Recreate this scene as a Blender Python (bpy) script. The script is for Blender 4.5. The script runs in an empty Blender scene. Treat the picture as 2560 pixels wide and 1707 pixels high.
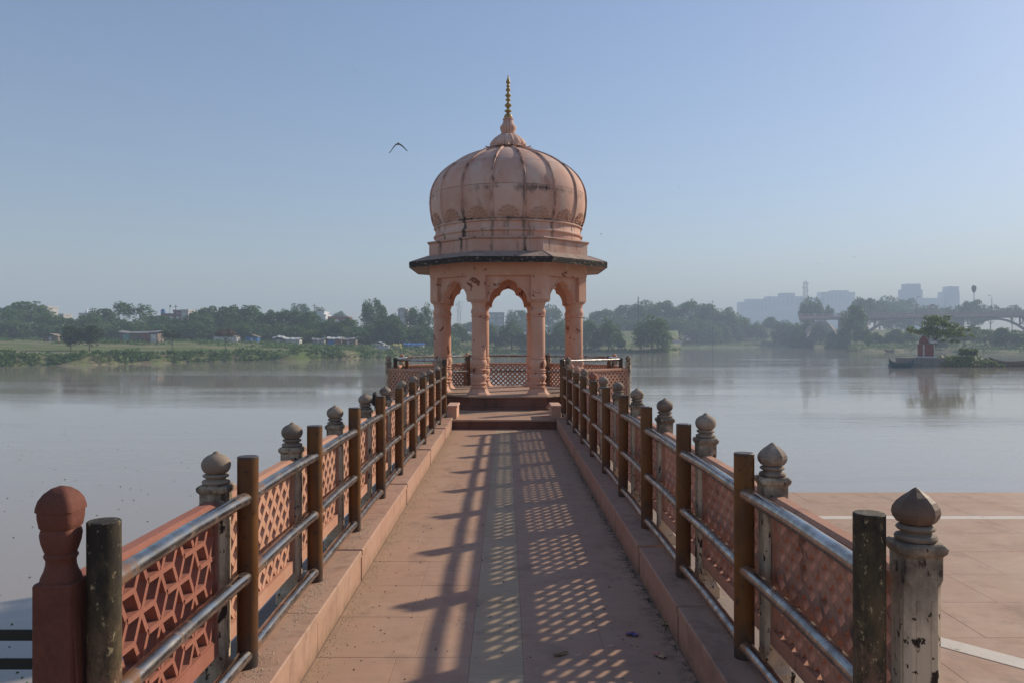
import bpy, bmesh, math, random
import numpy as np
from mathutils import Vector, Matrix
R = math.radians
random.seed(7)
scene = bpy.context.scene
COL = scene.collection
# ------------------------------------------------------------------ camera, light, exposure
cam_d = bpy.data.cameras.new('camera'); cam = bpy.data.objects.new('camera', cam_d); COL.objects.link(cam)
CX, EYE = 0.03, 1.70
cam.location = (CX, 0, EYE); cam.rotation_euler = (R(90), 0, 0)
cam_d.sensor_width = 36; cam_d.lens = 28; cam_d.shift_x = 0.006; cam_d.shift_y = -0.0019
cam_d.clip_start = 0.05; cam_d.clip_end = 20000
scene.camera = cam
SUN_AZ, SUN_EL = R(55.5), R(28.3)
sunv = Vector((math.sin(SUN_AZ)*math.cos(SUN_EL), math.cos(SUN_AZ)*math.cos(SUN_EL), math.sin(SUN_EL)))
world = bpy.data.worlds.new('World'); scene.world = world; world.use_nodes = True
wn = world.node_tree.nodes; wl = world.node_tree.links
bg = wn['Background']
sky = wn.new('ShaderNodeTexSky'); sky.sky_type = 'NISHITA'; sky.sun_disc = False
sky.sun_elevation = SUN_EL; sky.sun_rotation = SUN_AZ
sky.air_density = 1.3; sky.dust_density = 0.5; sky.ozone_density = 2.5; sky.altitude = 0
gm = wn.new('ShaderNodeGamma'); gm.inputs['Gamma'].default_value = 0.83
tn = wn.new('ShaderNodeMix'); tn.data_type = 'RGBA'; tn.blend_type = 'MULTIPLY'; tn.inputs['Factor'].default_value = 1; tn.inputs['B'].default_value = (.895, .915, 1.055, 1)
wl.new(sky.outputs['Color'], gm.inputs['Color']); wl.new(gm.outputs[0], tn.inputs['A']); wl.new(tn.outputs['Result'], bg.inputs['Color'])
bg.inputs['Strength'].default_value = 0.10
sl = bpy.data.lights.new('sun', 'SUN'); sun = bpy.data.objects.new('sun', sl); COL.objects.link(sun)
sl.energy = 3.3; sl.angle = R(1.1); sl.color = (1.0, 0.86, 0.68)
sun.rotation_euler = (-sunv).to_track_quat('-Z', 'Y').to_euler(); sun.location = (20, 14, 20)
vs = scene.view_settings
vs.view_transform = 'Standard'; vs.look = 'None'; vs.gamma = 1; vs.use_curve_mapping = False; vs.exposure = 0.55
scene.cycles.use_denoising = True
scene.cycles.max_bounces = 8; scene.cycles.volume_bounces = 1; scene.cycles.transparent_max_bounces = 4
scene.cycles.caustics_reflective = False; scene.cycles.caustics_refractive = False
# ------------------------------------------------------------------ material helpers
class NT:
    def __init__(s, name):
        s.m = bpy.data.materials.new(name); s.m.use_nodes = True
        s.n = s.m.node_tree.nodes; s.l = s.m.node_tree.links
        s.b = s.n['Principled BSDF']
        s.pos = s.n.new('ShaderNodeNewGeometry').outputs['Position']
    def set(s, sock, v):
        if hasattr(v, 'is_output'): s.l.new(v, sock)
        else: sock.default_value = v
    def scale(s, vec, sc):
        n = s.n.new('ShaderNodeVectorMath'); n.operation = 'MULTIPLY'
        s.set(n.inputs[0], vec); n.inputs[1].default_value = sc; return n.outputs[0]
    def noise(s, scale, detail=4, rough=.55, vec=None, dist=0):
        n = s.n.new('ShaderNodeTexNoise'); n.inputs['Scale'].default_value = scale
        n.inputs['Detail'].default_value = detail; n.inputs['Roughness'].default_value = rough
        n.inputs['Distortion'].default_value = dist
        s.set(n.inputs['Vector'], vec if vec is not None else s.pos); return n.outputs[0]
    def ramp(s, f, a, b, lo=0., hi=1.):
        n = s.n.new('ShaderNodeMapRange'); n.clamp = True
        s.set(n.inputs['Value'], f); n.inputs['From Min'].default_value = a; n.inputs['From Max'].default_value = b
        n.inputs['To Min'].default_value = lo; n.inputs['To Max'].default_value = hi
        return n.outputs['Result']
    def mix(s, f, a, b, mode='MIX'):
        n = s.n.new('ShaderNodeMix'); n.data_type = 'RGBA'; n.blend_type = mode
        s.set(n.inputs['Factor'], f); s.set(n.inputs['A'], a if hasattr(a, 'is_output') else (*a, 1)); s.set(n.inputs['B'], b if hasattr(b, 'is_output') else (*b, 1))
        return n.outputs['Result']
    def math(s, op, a, b=0.):
        n = s.n.new('ShaderNodeMath'); n.operation = op; s.set(n.inputs[0], a); s.set(n.inputs[1], b); return n.outputs[0]
    def xyz(s):
        n = s.n.new('ShaderNodeSeparateXYZ'); s.l.new(s.pos, n.inputs[0]); return n.outputs
    def island(s):
        n = s.n.new('ShaderNodeNewGeometry'); return n.outputs['Random Per Island']
    def objrand(s):
        n = s.n.new('ShaderNodeObjectInfo'); return n.outputs['Random']
    def bump(s, h, strength=.3, dist=.01):
        n = s.n.new('ShaderNodeBump'); n.inputs['Strength'].default_value = strength; n.inputs['Distance'].default_value = dist
        s.l.new(h, n.inputs['Height']); s.l.new(n.outputs[0], s.b.inputs['Normal']); return n
    def out(s, col, rough=.8, metal=0., spec=.35):
        s.set(s.b.inputs['Base Color'], col if hasattr(col, 'is_output') else (*col, 1))
        s.set(s.b.inputs['Roughness'], rough); s.set(s.b.inputs['Metallic'], metal)
        s.b.inputs['Specular IOR Level'].default_value = spec
        return s.m

def stone(name, a, b, stain=(.03, .025, .02), st=(.60, .72), pale=None, pl=(.58, .7), vary=.25, grain=.25, rough=.82, streak=.5, peel=None, pe=(.66, .69)):
    t = NT(name)
    c = t.mix(t.ramp(t.noise(2.3, 5, .6), .35, .68), a, b)
    c = t.mix(t.ramp(t.noise(55, 3, .6), .3, .75, 0, grain), c, tuple(x*.55 for x in a))
    if pale: c = t.mix(t.ramp(t.noise(1.7, 6, .65, t.scale(t.pos, (1.3, 1.3, .8))), pl[0], pl[1], 0, .65), c, pale)
    r = t.math('MULTIPLY', t.math('SUBTRACT', t.objrand(), .5), vary)
    c = t.mix(1., c, t.mix(0, (1, 1, 1), (1, 1, 1)), 'MULTIPLY') if vary == 0 else t.mix(t.math('ABSOLUTE', r), c, t.mix(t.ramp(r, -.001, .001), tuple(x*.35 for x in a), tuple(min(1, x*1.9) for x in b)))
    if peel: c = t.mix(t.ramp(t.noise(3.1, 3, .5, t.scale(t.pos, (1.3, 1.3, 1.6)), .6), pe[0], pe[1], 0, .9), c, peel)
    if stain:
        m = t.math('MULTIPLY', t.ramp(t.noise(5.5, 6, .68, t.scale(t.pos, (1, 1, streak))), st[0], st[1]), t.ramp(t.noise(1.1, 2), .35, .6))
        c = t.mix(m, c, stain)
    t.bump(t.math('ADD', t.noise(70, 4, .65), t.math('MULTIPLY', t.noise(9, 4), .8)), .35, .006)
    return t.out(c, rough)

M = {}
M['pink'] = stone('pink_sandstone', (.63, .365, .255), (.69, .43, .32), st=(.60, .74), pale=(.55, .40, .34), pl=(.55, .68), vary=.05)
M['pinkpeel'] = stone('peeling_pink_sandstone', (.63, .345, .235), (.69, .405, .295), st=(.62, .78), pale=(.70, .51, .40), vary=.05, peel=(.19, .045, .018), pe=(.64, .67))
def dome_mat():
    t = NT('weathered_dome_sandstone')
    c = t.mix(t.ramp(t.noise(2.1, 5, .6), .35, .68), (.59, .33, .24), (.65, .40, .31))
    c = t.mix(t.ramp(t.noise(1.7, 6, .65, t.scale(t.pos, (1.3, 1.3, .8))), .47, .64, 0, .75), c, (.66, .50, .41))
    c = t.mix(t.ramp(t.noise(1.9, 2, .4, t.scale(t.pos, (1.6, 1.6, .9))), .64, .72, 0, .65), c, (.42, .22, .155))
    c = t.mix(t.ramp(t.noise(55, 3, .6), .3, .75, 0, .2), c, (.25, .14, .10))
    ro = t.objrand(); c = t.mix(t.ramp(ro, .0, .35, .38, 0), c, (.36, .21, .16)); c = t.mix(t.ramp(ro, .7, 1., 0, .4), c, (.70, .56, .48))
    x, y, z = t.xyz()
    th = t.math('ARCTAN2', t.math('SUBTRACT', y, 19.2), t.math('SUBTRACT', x, .085))
    fr = t.math('ABSOLUTE', t.math('SUBTRACT', t.math('FRACT', t.math('ADD', t.math('MULTIPLY', th, 16/(2*math.pi)), 100.)), .5))
    rib = t.ramp(fr, .13, .015)
    jl = t.ramp(t.math('ABSOLUTE', t.math('SUBTRACT', z, 5.03)), .16, .01)
    jl2 = t.ramp(t.math('ABSOLUTE', t.math('SUBTRACT', z, 4.36)), .07, .01)
    near = t.math('MAXIMUM', t.math('MAXIMUM', rib, jl), jl2)
    n = t.noise(4.2, 6, .72, t.scale(t.pos, (1, 1, .45)))
    m = t.ramp(t.math('ADD', n, t.math('MULTIPLY', near, .25)), .64, .80)
    m = t.math('MULTIPLY', m, t.ramp(t.noise(.9, 2), .40, .58))
    c = t.mix(m, c, (.04, .032, .028))
    run = t.math('MULTIPLY', t.ramp(t.noise(6.5, 4, .6, t.scale(t.pos, (1, 1, .10))), .56, .70), t.math('MULTIPLY', t.ramp(z, 3.55, 3.75), t.ramp(z, 4.45, 4.30)))
    c = t.mix(t.math('MULTIPLY', run, .75), c, (.07, .05, .042))
    t.bump(t.math('ADD', t.noise(70, 4, .65), t.math('MULTIPLY', t.noise(9, 4), .8)), .35, .006)
    return t.out(c, .82)
M['dome'] = dome_mat()
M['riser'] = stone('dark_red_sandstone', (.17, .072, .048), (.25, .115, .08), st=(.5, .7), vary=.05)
M['lattice'] = stone('lattice_sandstone', (.50, .255, .165), (.57, .32, .22), st=(.62, .78), vary=.14)
M['redstone'] = stone('red_sandstone', (.31, .115, .075), (.39, .16, .11), stain=(.09, .04, .03), st=(.6, .8), vary=.02, grain=.3)
M['redpost'] = stone('shaded_red_sandstone_post', (.125, .042, .027), (.20, .072, .047), stain=(.035, .018, .014), st=(.50, .72), vary=.02, grain=.4)  # red stone darkened so the post's shade sits in its colour
M['latticeR'] = stone('eroded_lattice_sandstone', (.42, .20, .125), (.52, .28, .19), stain=(.07, .03, .02), st=(.52, .70), vary=.14)
M['bank_stone'] = stone('pier_masonry', (.25, .2, .16), (.33, .27, .22), vary=.1)
def lip_mat():
    t = NT('mouldy_eave_edge'); c = t.mix(t.ramp(t.noise(15, 6, .75, t.scale(t.pos, (1, 1, 1.6))), .57, .60), (.028, .022, .017), (.34, .26, .20))
    c = t.mix(t.ramp(t.noise(3, 3), .5, .62, 0, .9), c, (.03, .026, .022))
    t.bump(t.noise(40, 5, .7), .5, .01); return t.out(c, .9)
M['lip'] = lip_mat()
M['eavetop'] = stone('dusty_eave_stone', (.33, .235, .19), (.42, .31, .25), stain=(.03, .028, .025), st=(.52, .66), vary=.02)

def painted_post():
    t = NT('flaking_cream_paint')
    c = t.mix(t.ramp(t.noise(4, 4), .35, .7), (.60, .46, .31), (.68, .545, .385))
    c = t.mix(t.ramp(t.noise(7, 6, .7, t.scale(t.pos, (1, 1, .5))), .46, .66, 0, .85), c, (.25, .19, .135))
    c = t.mix(t.ramp(t.noise(15, 4, .6, t.scale(t.pos, (1, 1, .7))), .60, .63), c, (.04, .024, .016))
    c = t.mix(t.ramp(t.noise(34, 3, .6, t.scale(t.pos, (1, 1, .6))), .63, .66), c, (.05, .03, .02))
    z = t.xyz()[2]
    c = t.mix(t.math('MULTIPLY', t.ramp(t.noise(9, 5, .7), .35, .6), t.ramp(z, .88, 1.0, 0, .85)), c, (.10, .078, .058))
    t.bump(t.noise(40, 5, .65), .3, .006)
    return t.out(c, .78)
M['post'] = painted_post()
M['finial'] = stone('grey_weathered_finial', (.27, .205, .15), (.42, .33, .25), stain=(.055, .04, .03), st=(.42, .66), pale=(.55, .46, .36), vary=.2, streak=1.6)
M['finial_dark'] = stone('blackened_finial', (.14, .085, .055), (.25, .16, .11), stain=(.02, .015, .012), st=(.4, .62), pale=(.42, .33, .25), pl=(.6, .7), vary=.02, streak=1.6, rough=.6)

def floor_mat(name, a, b, dust):
    t = NT(name)
    c = t.mix(t.ramp(t.noise(1.6, 6, .62), .3, .72), a, b)
    c = t.mix(t.ramp(t.noise(6, 5, .7, t.scale(t.pos, (1, 2.4, 1))), .35, .75, 0, .5), c, tuple(x*.72 for x in a))
    r = t.math('MULTIPLY', t.math('SUBTRACT', t.objrand(), .5), .10)
    c = t.mix(t.math('ABSOLUTE', r), c, t.mix(t.ramp(r, -.001, .001), tuple(x*.5 for x in a), tuple(min(1, x*1.5) for x in b)))
    c = t.mix(t.ramp(t.noise(.8, 6, .68, t.scale(t.pos, (1.2, .7, 1))), .42, .66, 0, .55), c, (.42, .30, .205))
    c = t.mix(t.ramp(t.noise(3.4, 6, .72), .54, .70, 0, .5), c, tuple(v*.55 for v in a))
    x = t.xyz()[0]
    edge = t.ramp(t.math('ADD', x, t.math('MULTIPLY', t.noise(3.5, 5, .65), .36)), -.60, -.82)
    if dust: c = t.mix(t.math('MULTIPLY', edge, t.ramp(t.noise(14, 5, .75), .36, .62, .35, 1)), c, (.34, .24, .15))
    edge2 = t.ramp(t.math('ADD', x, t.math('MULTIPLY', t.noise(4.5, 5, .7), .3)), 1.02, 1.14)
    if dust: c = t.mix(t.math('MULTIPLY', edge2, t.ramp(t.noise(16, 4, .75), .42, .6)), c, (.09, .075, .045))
    c = t.mix(t.ramp(t.noise(38, 3, .6), .66, .74, 0, .55), c, (.12, .07, .05))
    c = t.mix(t.ramp(t.noise(2.2, 4, .6, t.scale(t.pos, (1, .6, 1))), .58, .72, 0, .5), c, (.17, .115, .085))
    if name.startswith('kerb'):
        c = t.mix(t.ramp(t.noise(8, 5, .65, t.scale(t.pos, (1, 1, .12))), .52, .68, 0, .45), c, (.20, .105, .075))
        c = t.mix(t.math('MULTIPLY', t.ramp(t.xyz()[2], .09, .0), t.ramp(t.noise(9, 5, .7), .35, .6, .2, .9)), c, (.22, .15, .095))
    t.bump(t.math('ADD', t.noise(60, 4, .65), t.noise(8, 4)), .22, .004)
    return t.out(c, t.ramp(t.noise(3, 4), .3, .7, .62, .85))
M['floor'] = floor_mat('dusty_pink_paving', (.44, .265, .18), (.48, .305, .215), True)
M['strip'] = floor_mat('grey_green_paving', (.45, .335, .215), (.49, .375, .25), False)
M['kerb'] = floor_mat('kerb_sandstone', (.45, .255, .18), (.50, .315, .235), False)
M['joint'] = stone('joint_mortar', (.25, .165, .12), (.3, .2, .15), vary=0.01)
M['terrace'] = floor_mat('terrace_paving', (.385, .24, .165), (.44, .29, .205), False)
M['whiteline'] = stone('white_marble_strip', (.60, .54, .45), (.66, .6, .52), vary=.05)

def ochre(name, dark):
    t = NT(name)
    c = t.mix(t.ramp(t.noise(3, 4), .35, .7), (.17, .066, .008), (.09, .033, .006))
    c = t.mix(t.ramp(t.noise(10, 6, .7, t.scale(t.pos, (1, 1, .45))), .56 - dark, .68 - dark, 0, .9), c, (.075, .035, .016))
    c = t.mix(t.ramp(t.noise(26, 5, .72), .60, .64), c, (.035, .02, .013))
    c = t.mix(t.ramp(t.noise(13, 5, .7, t.scale(t.pos, (1, 1, .16))), .58, .70, 0, .7), c, (.10, .035, .012))
    z = t.xyz()[2]
    c = t.mix(t.math('MULTIPLY', t.ramp(z, .42, .27), t.ramp(t.noise(12, 4, .7), .3, .55)), c, (.045, .035, .03))
    c = t.mix(t.ramp(z, 1.155, 1.167), c, (.06, .04, .03))
    t.bump(t.noise(45, 4, .6), .15, .004)
    return t.out(c, t.ramp(t.noise(9, 4), .3, .7, .38, .65), 0, .45)
M['ochre'] = ochre('rusty_ochre_paint', 0.)
def blackened():
    t = NT('blackened_peeling_post')
    c = t.mix(t.ramp(t.noise(6, 6, .75, t.scale(t.pos, (1, 1, .5))), .42, .62), (.022, .018, .013), (.10, .075, .035))
    z = t.xyz()[2]
    c = t.mix(t.math('MULTIPLY', t.ramp(z, .95, .5), t.ramp(t.noise(20, 6, .75, t.scale(t.pos, (1, 1, .5))), .44, .6)), c, (.30, .16, .10))
    c = t.mix(t.ramp(t.noise(48, 5, .75, t.scale(t.pos, (1, 1, .6))), .60, .66), c, (.40, .32, .18))
    t.bump(t.noise(60, 5, .7), .4, .006)
    return t.out(c, .7)
M['blackpost'] = blackened()
def steel():
    t = NT('worn_steel_rail')
    c = t.mix(t.ramp(t.noise(7, 6, .7), .4, .65), (.47, .44, .41), (.20, .18, .16))
    y_ = t.xyz()[1]
    je = t.ramp(t.math('ABSOLUTE', t.math('SUBTRACT', t.math('FRACT', t.math('ADD', t.math('DIVIDE', t.math('SUBTRACT', y_, 2.39), 1.285), .5)), .5)), .16, .03)
    rust = t.ramp(t.math('ADD', t.noise(9, 6, .72), t.math('MULTIPLY', je, .16)), .56, .68)
    c = t.mix(rust, c, (.24, .13, .07))
    t.bump(t.noise(40, 4), .08, .004)
    return t.out(c, t.ramp(t.noise(14, 5), .3, .7, .16, .36), t.math('SUBTRACT', 1., t.math('MULTIPLY', rust, .75)), .5)
M['steel'] = steel()
M['blackmetal'] = NT('dark_green_metal').out((.02, .026, .024), .5)
def gold():
    t = NT('gilded_metal'); c = t.mix(t.ramp(t.noise(20, 4), .4, .65), (.42, .30, .10), (.22, .15, .05))
    return t.out(c, .5, .35, .5)
M['gold'] = gold()

def plain(name, a, b=None, rough=.85, sc=2.):
    t = NT(name); b = b or tuple(x*.7 for x in a)
    return t.out(t.mix(t.ramp(t.noise(sc, 4), .35, .65), a, b), rough)
def foliage(name, dark, light, trans=.18):
    t = NT(name)
    i = t.island()
    c = t.mix(i, dark, light)
    c = t.mix(t.ramp(t.noise(.09, 2), .35, .65, 0, .5), c, tuple(x*.6 for x in light))
    c = t.mix(t.math('MULTIPLY', t.objrand(), .4), c, (.06, .085, .035))
    t.out(c, .6, 0, .25)
    tr = t.n.new('ShaderNodeBsdfTranslucent'); t.set(tr.inputs[0], t.mix(.5, c, (.10, .16, .02)))
    ms = t.n.new('ShaderNodeMixShader'); ms.inputs[0].default_value = trans
    t.l.new(t.b.outputs[0], ms.inputs[1]); t.l.new(tr.outputs[0], ms.inputs[2])
    t.l.new(ms.outputs[0], t.n['Material Output'].inputs['Surface'])
    return t.m
M['leaf'] = foliage('tree_leaves', (.036, .098, .028), (.115, .25, .070), .3)
M['leaf_y'] = foliage('willow_leaves', (.045, .115, .026), (.15, .29, .070), .35)
M['leaf_s'] = foliage('yellow_green_leaves', (.085, .135, .035), (.28, .33, .09), .45)  # lighter, yellower leaf colour for the islet tree
M['leaf_d'] = foliage('dark_bank_tree_leaves', (.018, .042, .012), (.055, .105, .03), .15)
M['leaf_b'] = foliage('rust_brown_leaves', (.08, .05, .03), (.20, .12, .07))
M['grass'] = foliage('grass_blades', (.07, .11, .025), (.20, .25, .07), .3)
M['bark'] = plain('bark', (.09, .07, .052))
# ------------------------------------------------------------------ mesh helpers
class MB:
    def __init__(s): s.v = []; s.f = []
    def add(s, vs, fs):
        o = len(s.v); s.v += [tuple(p) for p in vs]; s.f += [tuple(i+o for i in f) for f in fs]; return s
    def rings(s, rings, cap0=True, cap1=True, closed=True):
        o = len(s.v); n = len(rings[0])
        for r in rings: s.v += [tuple(p) for p in r]
        for k in range(len(rings)-1):
            for i in range(n if closed else n-1):
                j = (i+1) % n; s.f.append((o+k*n+i, o+k*n+j, o+(k+1)*n+j, o+(k+1)*n+i))
        if cap0: s.f.append(tuple(o+i for i in reversed(range(n))))
        if cap1: s.f.append(tuple(o+(len(rings)-1)*n+i for i in range(n)))
        return s
    def box(s, x0, x1, y0, y1, z0, z1, b=0.):
        q = lambda z, i: [(x0+i, y0+i, z), (x1-i, y0+i, z), (x1-i, y1-i, z), (x0+i, y1-i, z)]
        return s.rings([q(z0, 0), q(z1-b, 0), q(z1, b)] if b else [q(z0, 0), q(z1, 0)])
    def prism(s, poly, z0, z1):
        return s.rings([[(x, y, z0) for x, y in poly], [(x, y, z1) for x, y in poly]])
    def lathe(s, prof, n=32, c=(0, 0), rot=0.):
        ring = lambda r, z: [(c[0]+r*math.cos(rot+2*math.pi*i/n), c[1]+r*math.sin(rot+2*math.pi*i/n), z) for i in range(n)]
        return s.rings([ring(max(r, .0005), z) for r, z in prof])
    def tube(s, pts, rad, n=10, up=None):
        pts = [Vector(p) for p in pts]; rs = rad if isinstance(rad, (list, tuple)) else [rad]*len(pts)
        rg = []
        for i, p in enumerate(pts):
            d = (pts[min(i+1, len(pts)-1)] - pts[max(i-1, 0)]).normalized()
            a = Vector((0, 0, 1)) if abs(d.z) < .9 else Vector((1, 0, 0))
            u = d.cross(a).normalized(); w = u.cross(d)
            rg.append([p + (u*math.cos(2*math.pi*k/n) + w*math.sin(2*math.pi*k/n))*rs[i] for k in range(n)])
        return s.rings(rg)
    def bar(s, p0, p1, w, y0, y1):       # flat bar in the xz plane, thick from y0 to y1
        a = Vector((p0[0], p0[1])); b = Vector((p1[0], p1[1])); d = (b-a).normalized(); n = Vector((-d.y, d.x))*w/2
        q = [a+n, b+n, b-n, a-n]
        return s.rings([[(p.x, y0, p.y) for p in q], [(p.x, y1, p.y) for p in q]])
    def mesh(s, name, mat=None, smooth=None, fix=True):
        me = bpy.data.meshes.new(name); me.from_pydata(s.v, [], s.f)
        if fix:
            bm = bmesh.new(); bm.from_mesh(me); bmesh.ops.recalc_face_normals(bm, faces=bm.faces); bm.to_mesh(me); bm.free()
        if smooth:
            me.polygons.foreach_set('use_smooth', [True]*len(me.polygons)); me.set_sharp_from_angle(angle=R(smooth))
        for m in (mat if isinstance(mat, list) else [mat]):
            if m: me.materials.append(m)
        me.update(); return me
    def build(s, name, mat, parent=None, smooth=None, loc=(0, 0, 0), rz=0., fix=True):
        return ob(name, s.mesh(name, mat, smooth, fix), parent, loc, rz)
def ob(name, me, parent=None, loc=(0, 0, 0), rz=0., sc=None):
    o = bpy.data.objects.new(name, me); COL.objects.link(o); o.parent = parent
    o.location = loc; o.rotation_euler = (0, 0, rz)
    if sc: o.scale = sc
    return o
def tag(o, label=None, cat=None, group=None, kind=None):
    if label: o['label'] = label
    if cat: o['category'] = cat
    if group: o['group'] = group
    if kind: o['kind'] = kind
    return o
def thing(name, label, cat, loc=(0, 0, 0), rz=0., group=None):
    return tag(ob(name, None, None, loc, rz), label, cat, group)
def octa(ap, rot=0.):               # regular octagon (flat side to the front) of apothem ap
    r = ap/math.cos(math.pi/8)
    return [(r*math.cos(rot+math.pi/8+k*math.pi/4), r*math.sin(rot+math.pi/8+k*math.pi/4)) for k in range(8)]
def X(xd, Z): return CX + (xd-1162)/1829*Z
def ZH(yd, Z): return EYE - (yd-779.5)/1829*Z
# ------------------------------------------------------------------ walkway
S = 1.285; YL, YR = 2.335, 2.44; Y1 = 15.13; KX = .985; KH = .215; SX = 1.285; PX = 1.145
deck = tag(MB().box(-1.44, 1.44, -4, Y1, -.75, -.0022).build('walkway', M['joint']), kind='structure')
b = MB()
def slab(name, mat, x0, x1, y0, y1, z0, z1, parent, bev=.004):
    o = MB().box(x0-(x0+x1)/2, x1-(x0+x1)/2, y0-(y0+y1)/2, y1-(y0+y1)/2, z0-z1, 0, bev).build(name, mat, parent, loc=((x0+x1)/2, (y0+y1)/2, z1))
    o.rotation_euler = (random.uniform(-.0006, .0006), random.uniform(-.0006, .0006), 0); return o
g = .0008
def paving(x0, x1, mat, name, lo, hi, split):
    y = -2.
    while y < Y1 - .01:
        L = random.uniform(lo, hi); y2 = min(y+L, Y1)
        if Y1 - y2 < .25: y2 = Y1
        xs = [x0]
        if split: xs.append(x0 + (x1-x0)*random.choice((.36, .52, .64)))
        xs.append(x1)
        for i in range(len(xs)-1):
            slab(name, mat, xs[i]+g, xs[i+1]-g, y+g, y2-g, -.04, random.uniform(-.0006, .0006), deck, .0015)
        y = y2
paving(-KX, -.160, M['floor'], 'paving_slab', .5, .95, True)
paving(-.160, .122, M['strip'], 'strip_slab', .55, .9, False)
paving(.122, KX, M['floor'], 'paving_slab', .5, .95, True)
for sx, y0 in ((-1, YL), (1, YR)):
    k = -3
    while y0 + (k-.45)*S < Y1:
        a = y0 + (k-.45)*S + random.uniform(-.1, .1); e = min(y0 + (k+.55)*S, Y1+.10)
        if e-a > .1:
            x0, x1 = sorted((sx*KX, sx*1.205)); xf0, xf1 = sorted((sx*(KX+.006), sx*1.2))
            slab('kerb_slab', M['kerb'], x0, x1, a+.003, e-.003, KH-.04, KH+random.uniform(-.003, .003), deck, .006)
            slab('kerb_face_slab', M['kerb'], xf0, xf1, a+.006, e-.006, -.02, KH-.042, deck, .002)
        k += 1
    x0, x1 = sorted((sx*1.2, sx*1.43))
    MB().box(x0, x1, -3, Y1+.4, -.02, .10, .008).build('balustrade_ledge', M['bank_stone'], deck)
for y in (1., 5., 9., 13.):
    MB().box(-1.1, 1.1, y-.35, y+.35, -7, -.75).build('support_pier', M['bank_stone'], deck)
# ------------------------------------------------------------------ balustrades
def post_meshes():
    d = {}; q9 = lambda P: [(*p[:-1], p[-1] if p[-1] < .9 else .9+(p[-1]-.9)*.78) for p in P]
    sq = lambda h, c: [(h, -h+c), (h, h-c), (h-c, h), (-h+c, h), (-h, h-c), (-h, -h+c), (-h+c, -h), (h-c, -h)]
    m = MB(); m.rings([[(x, y, z) for x, y in sq(h, .006)] for h, z in ((.076, 0), (.076, .062), (.072, .07), (.067, .075), (.060, .088), (.058, .10))])
    d['base'] = m.mesh('post_base', M['post'])
    m = MB(); m.rings([[(x, y, z) for x, y in sq(h, c)] for h, c, z in ((.056, .004, .098), (.056, .004, .135), (.056, .018, .15), (.056, .018, .82), (.056, .004, .84), (.056, .004, .905))])
    for q in range(4):      # a thin carved panel on every face
        a = q*math.pi/2
        for x in (-.022, .022):
            n = MB().box(x-.004, x+.004, -.059, -.051, .20, .78); ca, sa = math.cos(a), math.sin(a)
            m.add([(vx*ca-vy*sa, vx*sa+vy*ca, vz) for vx, vy, vz in n.v], n.f)
    d['shaft'] = m.mesh('post_shaft', M['post'])
    m = MB(); m.rings([[(x, y, z) for x, y in sq(h, .008)] for h, z in q9(((.056, .902), (.061, .912), (.067, .920), (.069, .94), (.064, .950), (.058, .955)))])
    d['cap'] = m.mesh('post_cap', M['post'])
    ring = [(.050, .953), (.066, .958), (.071, .968), (.066, .978), (.052, .983), (.048, .99), (.060, .996), (.066, 1.004), (.060, 1.012), (.044, 1.018)]
    ball = [(.042, .985), (.044, 1.016), (.058, 1.024), (.069, 1.042), (.0735, 1.062), (.072, 1.082), (.062, 1.102), (.044, 1.118), (.026, 1.127), (.017, 1.132), (.013, 1.140), (.004, 1.144)]
    onion = [(.040, .96), (.040, 1.012), (.058, 1.024), (.070, 1.043), (.074, 1.060), (.071, 1.080), (.059, 1.101), (.041, 1.120), (.022, 1.136), (.010, 1.148), (.003, 1.153)]
    ring = q9([(r*.88, z) for r, z in ring]); ball = q9([(r*.88, z) for r, z in ball]); onion = q9([(r*.92, z) for r, z in onion])
    d['ring'] = MB().lathe(ring, 24).mesh('neck_ring', M['finial'], 40)
    d['ball'] = MB().lathe(ball, 28).mesh('finial', M['finial'], 50)
    d['onion'] = MB().lathe(onion, 8, rot=math.pi/8).mesh('finial', M['finial'])
    d['onion_dark'] = MB().lathe([(r*1.02, z) for r, z in onion], 8, rot=math.pi/8).mesh('finial', M['finial_dark'])
    d['onion_pink'] = MB().lathe(onion, 8, rot=math.pi/8).mesh('finial', M['lattice'])
    d['ball_red'] = MB().lathe(ball, 28).mesh('finial', M['redstone'], 50)
    return d
PM = post_meshes()
def stone_post(parent, x, y, z, fin='ball', rz=0., dz=0., hs=1.):
    red = fin == 'ball_red'
    sh = ob('post', PM['shaft'], parent, (x, y, z), rz, (1, 1, hs))
    for n, k in (('base', 'base'), ('cap', 'cap'), ('neck_ring', 'ring'), ('finial', fin)):
        ob(n, PM[k], sh, (0, 0, dz if n == 'finial' else 0), random.uniform(0, 3) if fin.startswith('ball') and n == 'finial' else 0.)
    if red:
        me = PM['shaft'].copy(); me.materials.clear(); me.materials.append(M['redstone']); sh.data = me
    sh.rotation_euler.x = random.uniform(-.008, .008); sh.rotation_euler.y = random.uniform(-.008, .008)
    return sh
def clip(p, q, x0, x1, z0, z1):
    t0, t1 = 0., 1.; d = (q[0]-p[0], q[1]-p[1])
    for a, c in ((-d[0], p[0]-x0), (d[0], x1-p[0]), (-d[1], p[1]-z0), (d[1], z1-p[1])):
        if abs(a) < 1e-9:
            if c < 0: return None
        else:
            r = c/a
            if a < 0: t0 = max(t0, r)
            else: t1 = min(t1, r)
    if t1 - t0 < 1e-6: return None
    return ((p[0]+d[0]*t0, p[1]+d[1]*t0), (p[0]+d[0]*t1, p[1]+d[1]*t1))
PZ0, PZ1 = .20, .88        # panel bottom and top above the ledge
CACHE = {}
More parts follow.
